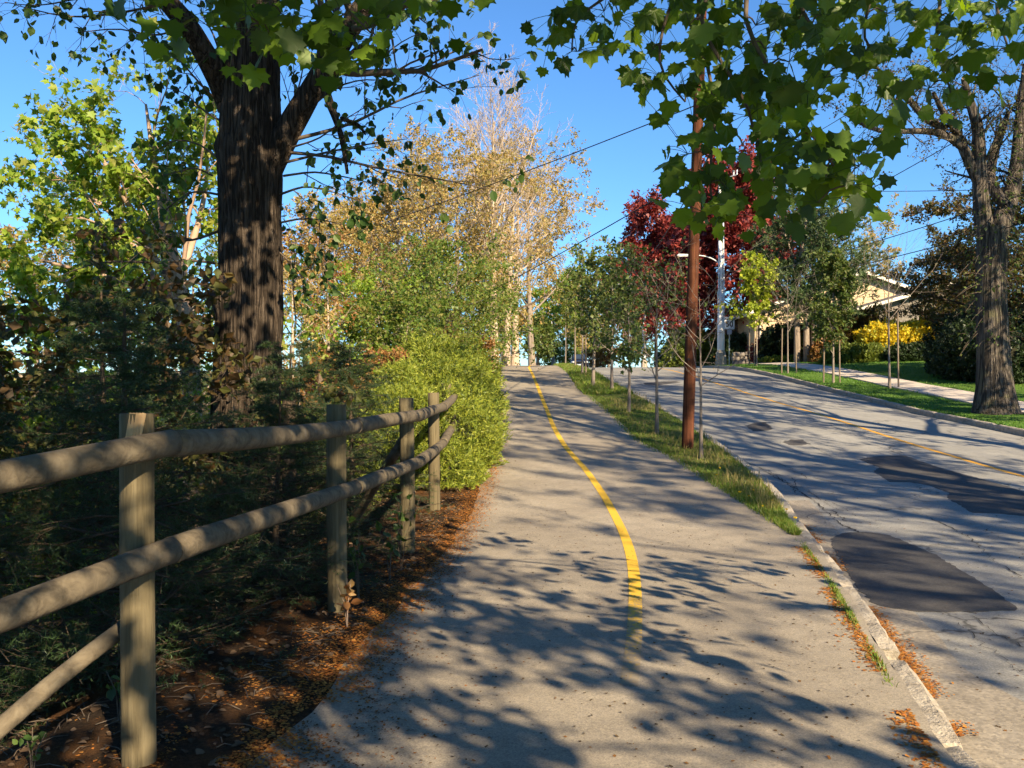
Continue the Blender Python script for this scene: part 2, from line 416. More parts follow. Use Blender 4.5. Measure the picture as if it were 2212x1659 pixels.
M['lime'] = leaf_mat('lime_leaf', [(.10, .17, .018), (.17, .27, .025), (.26, .34, .04), (.24, .24, .045)], .42)
M['gold'] = leaf_mat('budding_gold_leaf', [(.27, .18, .065), (.38, .25, .09), (.33, .26, .085), (.24, .23, .07)], .3)
M['bright'] = leaf_mat('fresh_green_leaf', [(.06, .11, .018), (.105, .175, .026), (.18, .225, .04), (.22, .18, .055)], .4)
M['rust'] = leaf_mat('rust_leaf', [(.17, .07, .025), (.27, .13, .04), (.30, .19, .06)], .3)
M['red'] = leaf_mat('red_leaf', [(.09, .012, .014), (.19, .028, .024), (.31, .065, .045)], .3, tcol=(1.4, .8, .7))
M['copper'] = leaf_mat('copper_leaf', [(.055, .035, .016), (.10, .055, .02), (.085, .085, .022), (.06, .07, .018)], .3)
M['street'] = leaf_mat('street_tree_leaf', [(.045, .075, .016), (.075, .12, .024), (.12, .155, .035), (.10, .10, .035)], .35)
M['limesap'] = leaf_mat('lime_sapling_leaf', [(.17, .24, .02), (.28, .34, .025), (.36, .38, .04)], .4)
M['yellowflower'] = leaf_mat('yellow_blossom', [(.55, .40, .02), (.70, .52, .03), (.30, .33, .04)], .3)
M['spruce'] = leaf_mat('spruce_needle', [(.018, .036, .013), (.028, .055, .016), (.045, .075, .02)], .15, .5)
M['hedge'] = leaf_mat('hedge_needle', [(.10, .145, .02), (.19, .24, .028), (.33, .35, .045), (.06, .09, .018)], .3, .5)
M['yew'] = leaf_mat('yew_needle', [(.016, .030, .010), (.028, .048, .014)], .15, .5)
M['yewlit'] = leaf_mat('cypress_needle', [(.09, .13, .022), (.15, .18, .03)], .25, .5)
M['pine'] = leaf_mat('pine_needle', [(.04, .075, .028), (.07, .11, .042), (.11, .145, .055)], .2, .5)
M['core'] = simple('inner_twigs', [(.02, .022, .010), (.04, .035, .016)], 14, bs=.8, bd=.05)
M['grass'] = leaf_mat('grass_blade', [(.08, .14, .018), (.12, .20, .025), (.17, .24, .035), (.25, .22, .075)], .4)
M['drygrass'] = leaf_mat('dry_grass_blade', [(.12, .15, .03), (.25, .21, .075), (.36, .28, .12)], .35)
M['lawnblade'] = leaf_mat('lawn_blade', [(.055, .13, .018), (.08, .18, .022), (.12, .22, .03)], .4)
M['litter'] = leaf_mat('orange_litter', [(.20, .07, .02), (.36, .13, .03), (.46, .21, .045), (.16, .085, .035)], .15, .8, .1)
M['speck'] = leaf_mat('dark_litter', [(.045, .03, .018), (.09, .06, .03), (.22, .10, .03)], .05, .9, .1)
M['dirt'] = leaf_mat('dirt_crumb', [(.05, .034, .02), (.10, .06, .03), (.20, .085, .03), (.30, .13, .04)], .05, .9, .1)
M['dead'] = leaf_mat('dead_leaf', [(.05, .032, .02), (.11, .07, .042), (.19, .13, .085)], .15, .8, .1)
# ------------------------------------------------------------------ the ground sheet
def build_ground():
    rows = np.concatenate([[-80, -50, -35, -25, -18], np.arange(-14, 62, .5), np.arange(62, 130, 3.), [135, 150, 180, 220, 300, 450, 700]])
    L_off = [420, 150, 70, 42, 30, 22, 17, 13.5, 11, 9, 7.5, 6.3, 5.2, 4.3, 3.6, 3.0, 2.5, 2.0, 1.6, 1.3, 1.0, .8, .6, .4, .2]
    X = []; Z = []; zone = None
    for y in rows:
        a, b_, c, d = float(pl(y)), float(pr(y)), float(kl(y)), float(kr(y))
        xs = []; zo = []; zn = []
        for o in L_off:
            xs.append(a - o); zo.append(0.0); zn.append(1 if o > 2.05 else 2)
        xs += [a + .12, (a + b_) / 2, b_ - .03]; zo += [-.012, -.03, -.03]; zn += [2, 2, 3]
        w = c - .15 - b_
        g_ = 1.0 if w > .12 else 0.0
        xs += [b_ + .25 * w + .02, b_ + .75 * w, c - .13]; zo += [.012 * g_ - .05 * (1 - g_), .02 * g_ - .05 * (1 - g_), -.01 * g_ - .05 * (1 - g_)]; zn += [3, 3, 3]
        xs += [c - .05, c + .1]; zo += [-KERB - .2, -KERB - .09]; zn += [0, 0]
        for t in (.2, .4, .6, .8): xs.append(c + t * (d - c)); zo.append(-KERB - .09); zn.append(0)
        xs += [d - .1, d + .05, d + .13]; zo += [-KERB - .09, -KERB - .2, -.01]; zn += [0, 0, 4]
        for o in (.6, 1.2, 1.8, 2.2, 3.6, 4.2, 5, 6, 7.5, 9, 11, 13, 16, 20, 26, 36, 60, 120, 420):
            xs.append(d + o); zo.append(0.0 if not (2.1 < o < 3.7) else -.03); zn.append(4)
        xs = np.array(xs)
        z = H(xs, np.full(len(xs), y)) + np.array(zo)
        amp = np.where(np.array(zn) == 1, .10, np.where(np.array(zn) == 4, .03, .02)) * (np.array(zo) == 0)
        z = z + amp * (fbm(xs * .8 + 40, np.full(len(xs), y * .8 + 90)) - .5) * 2
        X.append(xs); Z.append(z); zone = zn
    X = np.array(X); Z = np.array(Z); n, k = X.shape
    V = np.stack([X, np.repeat(rows[:, None], k, 1), Z], -1).reshape(-1, 3)
    i = np.arange(n - 1)[:, None] * k + np.arange(k - 1)[None]
    Fq = np.stack([i, i + 1, i + k + 1, i + k], -1).reshape(-1, 4)
    mi = np.tile(np.array(zone[:-1]), n - 1)
    me = raw_mesh('ground', V, [Fq], [M['patch'], M['woodfloor'], M['soil'], M['turf'], M['lawn']], mi)
    structure(link('ground', me))
build_ground()

def strip_sheet(name, y0, y1, dy, fa, fb, nx, zf, mat, jag=0.0, parent=None):
    ys = np.arange(y0, y1 + 1e-6, dy)
    t = np.linspace(0, 1, nx)
    a = fa(ys); b_ = fb(ys)
    if jag:
        a = a + jag * (fbm(ys * 2.1, ys * 0 + 3.3) - .5) * 2
        b_ = b_ + .5 * jag * (fbm(ys * 2.7, ys * 0 + 9.3) - .5) * 2
    X = a[:, None] * (1 - t) + b_[:, None] * t
    Y = np.repeat(ys[:, None], nx, 1)
    V = np.stack([X, Y, zf(X, Y)], -1).reshape(-1, 3)
    i = np.arange(len(ys) - 1)[:, None] * nx + np.arange(nx - 1)[None]
    Fq = np.stack([i, i + 1, i + nx + 1, i + nx], -1).reshape(-1, 4)
    return link(name, raw_mesh(name, V, [Fq], mat), parent)
wob = lambda x, y: .010 * (fbm(x * .5 + 5, y * .5 + 7, 1) - .5)
path_z = lambda x, y: H(x, y) + wob(x, y)
road_z = lambda x, y: R(x, y) + .012 * (fbm(x * .4, y * .4 + 20, 1) - .5)
path = structure(strip_sheet('asphalt_path', -30, 130, .25, pl, lambda y: pr(y) + .09, 24, path_z, M['path'], .09))
road = structure(strip_sheet('road', -40, 200, .3, lambda y: kl(y) - .06, lambda y: kr(y) + .06, 26, road_z, M['road']))
path['label'] = 'grey asphalt path climbing between the hedge and the grass strip'
road['label'] = 'patched grey two-lane road rising beside the path'

def ribbon(name, pts, w, zf, off, mat, parent, dens=.15, jit=0.0):
    """flat strip along ground polyline pts (x, y)"""
    pts = np.asarray(pts, float)
    L = np.linalg.norm(np.diff(pts, axis=0), axis=1).sum()
    q = smooth_poly(pts, max(4, int(L / dens)), 3 if not jit else 0)
    if jit: q = q + rng.normal(0, jit, q.shape)
    t = unit(np.gradient(q, axis=0)); nrm = np.stack([t[:, 1], -t[:, 0]], 1)
    wv = np.broadcast_to(np.asarray(w if np.ndim(w) else [w], float), (len(q),)) if not np.ndim(w) else np.interp(np.linspace(0, 1, len(q)), np.linspace(0, 1, len(w)), w)
    rows = [q + nrm * (wv * s)[:, None] for s in (-.5, 0, .5)]
    V = np.stack(rows, 1); X = V[..., 0]; Y = V[..., 1]
    V3 = np.stack([X, Y, zf(X, Y) + off], -1).reshape(-1, 3)
    i = np.arange(len(q) - 1)[:, None] * 3 + np.arange(2)[None]
    Fq = np.stack([i, i + 1, i + 4, i + 3], -1).reshape(-1, 4)
    return V3, Fq
cl = np.array([(.62, 4.9), (.75, 5.6), (.83, 6.26), (.955, 7.08), (1.12, 8.6), (1.2, 10), (1.22, 11.9), (1.17, 14.6), (1.0, 16.7), (.87, 19.6), (.81, 25.2), (.78, 35.5), (.80, 44), (.95, 49), (1.4, 55), (2.0, 70)])
cld = smooth_poly(cl, 600, 60)
def paint(name, pts, w, zf, off, mat, parent, label=None):
    V, Fq = ribbon(name, pts, w, zf, off, mat, parent)
    o = link(name, raw_mesh(name, V, [Fq], mat), parent)
    if label: o['label'] = label
    return o
paint('centre_line', cld[cld[:, 1] > 4.6], .098, path_z, .003, M['yellow_fade'], path, 'yellow line curving up the middle of the path, worn away at its near end')
yr = np.arange(2, 110, 1.0)
paint('road_centre_line', np.stack([(kl(yr) + kr(yr)) / 2 + .15, yr], 1), .12, road_z, .004, M['yellow_road'], road, 'orange yellow line down the middle of the road')

# ------------------------------------------------------------------ asphalt patches, cracks, gutter
def patch(name, px, off, mat, label=None, thick=.006, jag=.02, dens=.07):
    g = np.array([unproject(x * .4, y * .4, road_z) for x, y in px])
    pts = np.concatenate([g, g[:1]])
    q = resample(pts, max(24, int(np.linalg.norm(np.diff(pts, axis=0), axis=1).sum() / dens)))[:-1]
    c = q.mean(0)
    q = q + rng.normal(0, jag, q.shape)
    bm = bmesh.new()
    bm.faces.new([bm.verts.new((x, y, 0)) for x, y in q])
    bmesh.ops.triangulate(bm, faces=bm.faces[:])
    for ax in (0, 1):
        for g_ in np.arange(math.floor(q[:, ax].min() * 4) / 4, q[:, ax].max(), .25):
            nrm = (1, 0, 0) if ax == 0 else (0, 1, 0); co = (g_, 0, 0) if ax == 0 else (0, g_, 0)
            bmesh.ops.bisect_plane(bm, geom=bm.verts[:] + bm.edges[:] + bm.faces[:], plane_co=co, plane_no=nrm)
    ed = [e for e in bm.edges if e.is_boundary]
    ex = bmesh.ops.extrude_edge_only(bm, edges=ed)
    low_v = set(v for v in ex['geom'] if isinstance(v, bmesh.types.BMVert))
    for v in bm.verts:
        v.co.z = float(road_z(v.co.x, v.co.y)) + off + (-thick - .004 if v in low_v else 0)
    bmesh.ops.recalc_face_normals(bm, faces=bm.faces[:])
    if sum(f.normal.z for f in bm.faces) < 0: bmesh.ops.reverse_faces(bm, faces=bm.faces[:])
    me = bpy.data.meshes.new(name); bm.to_mesh(me); bm.free(); me.materials.append(mat)
    o = link(name, me, road)
    if label: o['label'] = label
    return o
Z5 = lambda l: [(1900 + .2984 * x, 960 + .2984 * y) for x, y in l]
Z4 = lambda l: [(1760 + .3617 * x, 1320 + .3617 * y) for x, y in l]
patch('asphalt_patch', Z4([(870, 80), (960, 38), (1120, 30), (1280, 50), (1400, 100), (1600, 190), (1800, 310), (1990, 420), (2170, 565), (1960, 585), (1700, 585), (1480, 580), (1290, 560), (1160, 520), (1080, 440), (1000, 330), (920, 190)]), .006, M['patch'], 'fresh dark leaf-shaped patch beside the crumbling kerb', jag=.012)
patch('asphalt_patch', Z5([(830, 630), (1000, 605), (1210, 600), (1500, 700), (1900, 810), (2330, 940), (2330, 1120), (1990, 1085), (1780, 1080), (1660, 1010), (1560, 950), (1590, 915), (1500, 880), (1420, 850), (1250, 820), (1080, 820), (1010, 770), (950, 735), (1000, 700)]), .005, M['patch'], 'long dark stepped patch below the road centre line', jag=.01)
patch('asphalt_patch', Z5([(-110, 350), (-40, 325), (40, 320), (105, 375), (60, 392), (-60, 398)]), .005, M['patch'], 'small dark square patch beyond the utility pole')
patch('asphalt_patch', Z5([(190, 490), (260, 465), (350, 470), (410, 500), (350, 515), (250, 512)]), .005, M['patch'], 'small dark rounded patch on the near lane')
patch('asphalt_patch', [(1610, 957), (1690, 953), (1700, 956), (1640, 964), (1612, 962)], .005, M['patch'], 'thin dark patch far up the near lane')
# pale worn gutter along the near kerb
yg = np.arange(-6, 12.8, .2)
wv = .34 + .12 * fbm(yg * .8, yg * 0 + 2) + .75 * np.clip((5.6 - yg) / 3.0, 0, 1)
gut = strip_sheet('gutter', -6, 12.6, .2, lambda y: kl(y) - .02, lambda y: kl(y) + np.interp(y, yg, wv), 8, lambda x, y: road_z(x, y) + .003, M['gutter'], .05, road)
gut['label'] = 'pale worn concrete gutter along the near kerb'
ca = Acc()
def crack_line(px, w=.018):
    w = w * .62
    g = np.array([unproject(x * .4, y * .4, road_z) for x, y in px])
    V, Fq = ribbon('', g, list(w * (.25 + 1.3 * rng.random(24) ** 1.5)), road_z, .006, None, None, .05, .014)
    ca.add(V, Fq)
crack_line(Z5([(1280, 1070), (1440, 1130), (1560, 1180), (1760, 1290), (1880, 1390), (1950, 1480), (2100, 1560), (2230, 1650)]))
crack_line(Z5([(0, 700), (120, 780), (260, 850), (420, 960), (520, 1040), (620, 1130), (700, 1190), (870, 1260)]), .03)
crack_line(Z5([(260, 850), (310, 930), (440, 960)]), .02)
crack_line(Z5([(60, 720), (230, 830), (410, 900), (560, 1010), (700, 1070)]), .016)
crack_line(Z5([(420, 960), (520, 970), (640, 1010), (820, 1110)]), .014)
crack_line(Z5([(500, 1040), (640, 1075), (720, 1160)]), .03)
crack_line(Z5([(400, 500), (520, 570), (660, 640)]), .016)
crack_line(Z5([(980, 520), (1100, 560), (1190, 600)]), .014)
crack_line(Z5([(-300, 560), (-150, 640), (0, 700)]), .02)
crack_line(Z4([(1800, 600), (1900, 640), (2000, 720), (2212, 840)]), .014)
crack_line(Z4([(1760, 660), (1850, 730), (1960, 830), (2120, 960), (2212, 1010)]), .010)
for k in range(8):                                   # short branching cracks near the gutter
    y0 = rng.uniform(10.5, 17); x0 = kl(y0) + rng.uniform(.25, .9)
    n = 5; pts = [(x0, y0)]
    a = rng.uniform(0, 6.28)
    for _ in range(n):
        a += rng.normal(0, .6); pts.append((pts[-1][0] + .16 * math.cos(a), pts[-1][1] + .3 * math.sin(a)))
    V, Fq = ribbon('', pts, [.006, .015, .01, .004], road_z, .0032, None, None, .08, .015); ca.add(V, Fq)
stuff(ca.build('crack', M['crack'], road))

# ------------------------------------------------------------------ kerbs (one object per kerb stone)
def kerb_stone(name, y0, y1, fx, side, parent, top=0.0, worn=0.0, seed=0):
    n = max(4, int((y1 - y0) / .12))
    ys = np.linspace(y0, y1, n)
    prof = [(-.14, -.30), (-.14, -.016), (-.125, .002), (-.03, .004), (-.008, -.014), (.0, -.05), (.012, -.30)]   # x from the road face, z from H
    V = []
    for s, y in enumerate(ys):
        x0 = float(fx(y)); h = float(H(x0 - .1 * side, y))
        e = min(s, n - 1 - s)
        for k, (dx, dz) in enumerate(prof):
            wz = 0; wx = 0
            if 0 < k < 6:
                nz = .6 * (fbm(y * 2.2 + seed, k * 1.1 + seed * .3) - .5) + .4 * (fbm(y * 9 + seed, k * 1.9) - .5)
                wx = nz * .03 * (1 + worn * 2.6); wz = -abs(nz) * .035 * (1 + worn * 2.0) - worn * .012
                if e == 0 and worn: wz -= .018
            yy = y + (.035 * worn * (fbm(k * 2.3 + seed, s * .7) - .5) * 2 if e == 0 else 0)
            V.append((x0 + side * (dx + wx), yy, h + dz + wz + top))
    k = len(prof); V = np.array(V)
    i = np.arange(n - 1)[:, None] * k + np.arange(k - 1)[None]
    Fq = np.stack([i, i + 1, i + k + 1, i + k], -1).reshape(-1, 4)
    a = Acc(); a.add(V, [Fq, np.array([list(range(k))]), np.array([list(range((n - 1) * k, n * k))[::-1]])])
    return a.build(name, M['concrete'], parent, smooth=False)
kn = structure(link('kerb', None)); kn['label'] = 'broken pale concrete kerb between the path and the road'
cuts = [-3, -1, .8, 2.3, 3.5, 4.15, 5.45, 5.62, 7.4, 8.9, 10.6]
k0 = -4.5
for i, c in enumerate(cuts):
    kerb_stone('kerb_stone', k0 + .03, c - .03, kl, 1, kn, .012, 1.0 if c < 9.5 else .5, i * 7.3) if c - k0 > .3 else None
    k0 = c
for i, y in enumerate(np.arange(10.6, 92, 3.0)):
    kerb_stone('kerb_stone', y + .012, y + 2.988, kl, 1, kn, .012, .3, i * 3.1 + 50)
kf = structure(link('far_kerb', None)); kf['label'] = 'grey concrete kerb below the lawn across the road'
for i, y in enumerate(np.arange(8, 98, 3.0)):
    kerb_stone('kerb_stone', y + .012, y + 2.988, kr, -1, kf, .012, .2, i * 5.1 + 150)
# ------------------------------------------------------------------ sidewalk slabs
sw = structure(link('sidewalk', None)); sw['label'] = 'pale concrete sidewalk crossing the lawn'
for i, y in enumerate(np.arange(9, 66, 1.6)):
    ys = np.linspace(y + .012, y + 1.588, 4); V = []
    for yy in ys:
        for o, dz in ((2.2, -.1), (2.2, .014), (2.22, .02), (2.9, .024), (3.58, .02), (3.6, .014), (3.6, -.1)):
            x = float(kr(yy)) + o; V.append((x, yy, float(H(x, yy)) + dz))
    i4 = np.arange(3)[:, None] * 7 + np.arange(6)[None]
    Fq = np.stack([i4, i4 + 1, i4 + 8, i4 + 7], -1).reshape(-1, 4)
    a = Acc(); a.add(np.array(V), [Fq, np.array([list(range(7))]), np.array([list(range(21, 28))[::-1]])]); a.build('slab', M['walk'], sw, smooth=False)

# ------------------------------------------------------------------ generic growth
def children(r, Pt, Rd, L, n, t0=.2, t1=1.0, ang=45, asd=10, ratio=.6, fall=.4, k=4, up=.05, wob=.12, rr=.6, tip=.3, rmin=.002, az=None, flat=0.0, absl=None, lift=0.0):
    Nn, K, _ = Pt.shape
    pi = np.repeat(np.arange(Nn), n); m = len(pi)
    t = t0 + (t1 - t0) * ((np.tile(np.arange(n), Nn) + r.random(m)) / n)
    f = np.clip(t * (K - 1), 0, K - 1.0001); i0 = f.astype(int); fr = (f - i0)[:, None]
    pos = Pt[pi, i0] * (1 - fr) + Pt[pi, i0 + 1] * fr
    tan = unit(Pt[pi, i0 + 1] - Pt[pi, i0])
    rad = Rd[pi, i0] * (1 - fr[:, 0]) + Rd[pi, i0 + 1] * fr[:, 0]
    ref = np.where(np.abs(tan[:, 2:3]) > .9, np.array([[1., 0, 0]]), np.array([[0, 0, 1.]]))
    n1 = unit(np.cross(tan, ref)); n2 = np.cross(n1, tan)
    A = (np.tile(np.arange(n), Nn) * 2.4 + np.repeat(r.random(Nn) * 6.28, n) + r.normal(0, .4, m))
    if flat:                                             # keep side shoots near the horizontal plane
        A = np.where(r.random(m) < flat, np.where(np.tile(np.arange(n), Nn) % 2 == 0, 0, np.pi) + r.normal(0, .25, m), A)
    an = np.radians(r.normal(ang, asd, m))
    d = np.cos(an)[:, None] * tan + np.sin(an)[:, None] * (np.cos(A)[:, None] * n1 + np.sin(A)[:, None] * n2)
    d[:, 2] += lift
    d = unit(d)
    ln = (L[pi] * ratio if absl is None else np.full(m, absl)) * (1 - fall * t) * r.uniform(.65, 1.3, m)
    r0 = np.maximum(rad * rr, rmin)
    out = np.zeros((m, k, 3)); out[:, 0] = pos; dd = d.copy()
    for s in range(1, k):
        dd = dd + r.normal(0, wob, (m, 3)); dd[:, 2] += up; dd = unit(dd)
        out[:, s] = out[:, s - 1] + dd * (ln / (k - 1))[:, None]
    R2 = r0[:, None] * np.linspace(1, tip, k)[None]
    return out, np.maximum(R2, rmin * .6), ln

LEAF = {}
def fold(v, z=.12):
    v = np.array(v, float); return np.stack([v[:, 0], v[:, 1], np.abs(v[:, 0]) * z * 2], 1)
LEAF['rhomb'] = (fold([(0, 0), (.36, .45), (0, 1), (-.36, .45)]), [np.array([[0, 1, 2, 3]])])
LEAF['ovate'] = (np.array([(0, 0, 0), (.30, .28, .06), (.32, .60, .03), (0, 1.0, -.12), (-.32, .60, .03), (-.30, .28, .06), (0, .5, -.03)]), [np.array([[0, 1, 2, 6], [6, 2, 3, 4], [0, 6, 4, 5]])])
_m = [(0, 0), (.14, -.03), (.34, -.12), (.35, .0), (.42, .07), (.64, .13), (.56, .25), (.58, .34), (.72, .50), (.52, .49), (.40, .54), (.38, .65), (.37, .80), (.25, .77), (.14, .84), (0, 1.06)]
_out = _m + [(-x, y) for x, y in _m[-2:0:-1]]
_mv = np.array([(x, y, .10 * abs(x) - .22 * max(0, y - .45) ** 1.5 - .12 * max(0, abs(x) - .35)) for x, y in _out] + [(0, .36, -.02)])
_nn = len(_out)
LEAF['maple'] = (_mv, [np.array([[i, (i + 1) % _nn, _nn] for i in range(_nn)])])
_s = [(0, 0), (.42, .02), (.30, .22), (.62, .52), (.26, .55), (0, 1.0)]
_so = _s + [(-x, y) for x, y in _s[-2:0:-1]]
LEAF['maple_low'] = (np.array([(x, y, .12 * abs(x) - .15 * max(0, y - .5)) for x, y in _so] + [(0, .36, -.02)]), [np.array([[i, (i + 1) % len(_so), len(_so)] for i in range(len(_so))])])
LEAF['needle'] = (np.array([(-.06, 0, 0), (.06, 0, 0), (0, 1, 0)]), [np.array([[0, 1, 2]])])
LEAF['tri'] = (np.array([(-.34, .12, .05), (.34, .2, 0), (.02, 1, -.05)]), [np.array([[0, 1, 2]])])
LEAF['wneedle'] = (np.array([(-.13, 0, 0), (.13, 0, 0), (0, 1, 0)]), [np.array([[0, 1, 2]])])
LEAF['flake'] = (np.array([(-.5, -.5, 0), (.5, -.4, .06), (.4, .5, 0), (-.4, .4, .08)]), [np.array([[0, 1, 2, 3]])])
def leaves(pos, tip, nrm, size, kind, r, wj=.15):
    V, Fl = LEAF[kind]; m = len(pos)
    tip = unit(tip); nrm = unit(nrm - (nrm * tip).sum(1, keepdims=True) * tip); sx = np.cross(tip, nrm)
    size = np.broadcast_to(size, (m,)); w = size * r.uniform(1 - wj, 1 + wj, m); cur = r.uniform(.3, 1.8, m) * size
    out = pos[:, None] + V[None, :, 0:1] * (sx * w[:, None])[:, None] + V[None, :, 1:2] * (tip * size[:, None])[:, None] + V[None, :, 2:3] * (nrm * cur[:, None])[:, None]
    nv = len(V)
    return out.reshape(-1, 3), [(f[None] + (np.arange(m) * nv)[:, None, None]).reshape(-1, f.shape[1]) for f in Fl]
def leaves_on(r, Pt, n, size, kind, droop=.4, t0=.15, spread=.04, upn=.6, sd=.25, along=.5):
    Nn, K, _ = Pt.shape; pi = np.repeat(np.arange(Nn), n); m = len(pi)
    t = t0 + (1 - t0) * r.random(m); f = np.clip(t * (K - 1), 0, K - 1.0001); i0 = f.astype(int); fr = (f - i0)[:, None]
    pos = Pt[pi, i0] * (1 - fr) + Pt[pi, i0 + 1] * fr; tan = unit(Pt[pi, i0 + 1] - Pt[pi, i0])
    rd = r.normal(0, 1, (m, 3)); tip = unit(tan * along + rd * .7 + np.array([0, 0, -droop]))
    nrm = r.normal(0, .6, (m, 3)) + np.array([0, 0, upn])
    return leaves(pos + r.normal(0, spread, (m, 3)), tip, nrm, size * np.clip(r.normal(1, sd, m), .45, 1.8), kind, r)

def tree(name, label, cat, base, stems, specs, barkm, leafm, nleaf, lsize, lkind='rhomb', seed=0, group=None, droop=.4, sides=10, extra=None, leaf_from=None, spread=.04, trunk_mesh=None, upn=.6):
    """stems: list of (pts(n,3), radii(n)) in world space; specs: list of kwargs for children() per level"""
    r = np.random.default_rng(seed)
    base = np.asarray(base, float)
    o = thing(name, label, cat, base, group)
    w = Acc(); K = 12
    SP = []; SR = []
    for pts, rad in stems:
        q = smooth_poly(np.column_stack([pts, rad]), K, 1); SP.append(q[:, :3]); SR.append(q[:, 3])
        if trunk_mesh is None or len(SP) > trunk_mesh: 
            V, Fq = tubes(q[None, :, :3], q[None, :, 3], sides); w.add(V, Fq)
    Pt = np.array(SP); Rd = np.array(SR); L = np.linalg.norm(np.diff(Pt, axis=1), axis=2).sum(1)
    tw = []
    for li, s in enumerate(specs):
        s = dict(s); sd = s.pop('sides', 4); vis = s.pop('wood', True); only = s.pop('only', None)
        if only is not None: Pt, Rd, L = Pt[only], Rd[only], L[only]
        Pt, Rd, L = children(r, Pt, Rd, L, **s)
        if vis:
            V, Fq = tubes(Pt, Rd, sd); w.add(V, Fq)
        tw.append(Pt)
    w.build('trunk', barkm, o, base)
    if nleaf:
        c = Acc()
        for li in (leaf_from or [-1]):
            V, Fl = leaves_on(r, tw[li], nleaf, lsize, lkind, droop, spread=spread, upn=upn); c.add(V, Fl)
        if extra: extra(c, r)
        c.build('crown', leafm, o, base, smooth=False)
    return o
def vert_stem(x, y, h, r0, seed, lean=(0, 0), wobb=.02, sink=.3, z0=None, tip=.15):
    r = np.random.default_rng(seed); z = float(H(x, y)) if z0 is None else z0
    t = np.linspace(0, 1, 9)
    off = np.cumsum(r.normal(0, wobb * h / 9, (9, 2)), 0); off[0] = 0
    pts = np.stack([x + lean[0] * t * h + off[:, 0], y + lean[1] * t * h + off[:, 1], z - sink * (t == 0) + t * h], 1)
    rad = r0 * (1 - (1 - tip) * t ** .9); rad[0] *= 1.25
    return (pts, rad), (x, y, z)
# ------------------------------------------------------------------ rail fence
def log_mesh(p0, p1, r0, r1, sides=18, seg=14, seed=0, bow=.01, rough=.03, cap=True):
    r = np.random.default_rng(seed); p0 = np.asarray(p0, float); p1 = np.asarray(p1, float)
    t = np.linspace(0, 1, seg); q = p0 + (p1 - p0) * t[:, None] + np.sin(np.pi * t)[:, None] * r.normal(0, bow, 3)
    rad = r0 + (r1 - r0) * t
    V, Fq = tubes(q[None], rad[None], sides)
    V = V.reshape(seg, sides, 3)
    nz = fbm(np.arange(sides)[None, :] * .8 + seed * 3.1, t[:, None] * np.linalg.norm(p1 - p0) * 2.5 + seed) - .5
    V = q[:, None] + (V - q[:, None]) * (1 + rough * 2 * nz[..., None])
    Fl = [Fq]; V = V.reshape(-1, 3)
    if cap: Fl += [np.array([list(range(sides))[::-1]]), np.array([list(range((seg - 1) * sides, seg * sides))])]
    return V, Fl
fence_posts = [(-2.30, 1.5), (-1.585, 3.9), (-1.235, 6.5), (-1.0, 8.75), (-.95, 11.2), (-.97, 13.7)]
fence = thing('rail_fence', 'weathered round-log rail fence running along the left of the path', 'fence', (-1.585, 3.9, float(H(-1.585, 3.9))))
forg = np.array(fence.location)
ptop = [1.36, 1.475, 1.455, 1.46, 1.42, 1.4]
for i, (x, y) in enumerate(fence_posts):
    g = float(H(x, y)); h = ptop[i]
    V, Fl = log_mesh((x + .012, y, g - .3), (x - .004, y + .01, g + h), .071, .069, 22, 16, i + 3, .004, .02)
    a = Acc(); a.add(V, Fl); o = a.build('post', M['post'], fence, forg)
    m = o.data; m.polygons.foreach_set('use_smooth', [len(p.vertices) == 4 for p in m.polygons])
    if i == 1: o['label'] = 'nearest fence post with a split top'
x, y = fence_posts[1]; g = float(H(x, y))          # splintered wedge on the nearest post
a = Acc()
for k in range(5):
    bx = x + .0 + k * .013 - .02; tp = g + ptop[1] + .002
    a.add(np.array([(bx, y - .071, tp - .10 - .01 * k), (bx + .012, y - .070, tp - .11), (bx + .028, y - .050, tp), (bx + .014, y - .058, tp + .004), (bx + .01, y - .05, tp - .08)]), [np.array([[0, 1, 2, 3]]), np.array([[0, 3, 4], [1, 4, 2], [2, 4, 3]])])
a.build('splinter', M['cutwood'], fence, forg, False)
def rail_pt(i, hgt, t=0.0):
    x, y = fence_posts[i]; nx, ny = fence_posts[min(i + 1, 5)][0] - fence_posts[max(i - 1, 0)][0], fence_posts[min(i + 1, 5)][1] - fence_posts[max(i - 1, 0)][1]
    l = math.hypot(nx, ny); ox, oy = ny / l * .108, -nx / l * .108
    return np.array([x + ox, y + oy, float(H(x, y)) + hgt])
hi = [1.17, 1.345, 1.30, 1.29, 1.24, 1.2]; lo = [.70, .885, .865, .85, .80, .78]
for hs, nm in ((hi, 'upper'), (lo, 'lower')):
    for i in range(5):
        A = rail_pt(i, hs[i]); B = rail_pt(i + 1, hs[i + 1]); u = (B - A) / np.linalg.norm(B - A)
        e0 = -.02 if i else -.3
        V, Fl = log_mesh(A + u * (.105 + e0), B + u * .075, .056 + .003 * (i % 2), .052 + .004 * ((i + 1) % 2), 20, 22, i * 5 + (1 if nm == 'upper' else 40), .005, .03)
        a = Acc(); a.add(V, Fl); o = a.build('rail', M['log'], fence, forg)
        o.data.polygons.foreach_set('use_smooth', [len(p.vertices) == 4 for p in o.data.polygons])
for p0, p1, r in (((-1.66, 4.02, .56), (-2.12, 3.42, .12), .036), ((-1.05, 8.86, float(H(-1, 8.8)) + 1.04), (-1.95, 10.3, -.25), .05)):
    V, Fl = log_mesh(p0, p1, r, r * 1.05, 14, 8, 77, .01); a = Acc(); a.add(V, Fl); o = a.build('brace', M['log'], fence, forg)
    o.data.polygons.foreach_set('use_smooth', [len(p.vertices) == 4 for p in o.data.polygons])
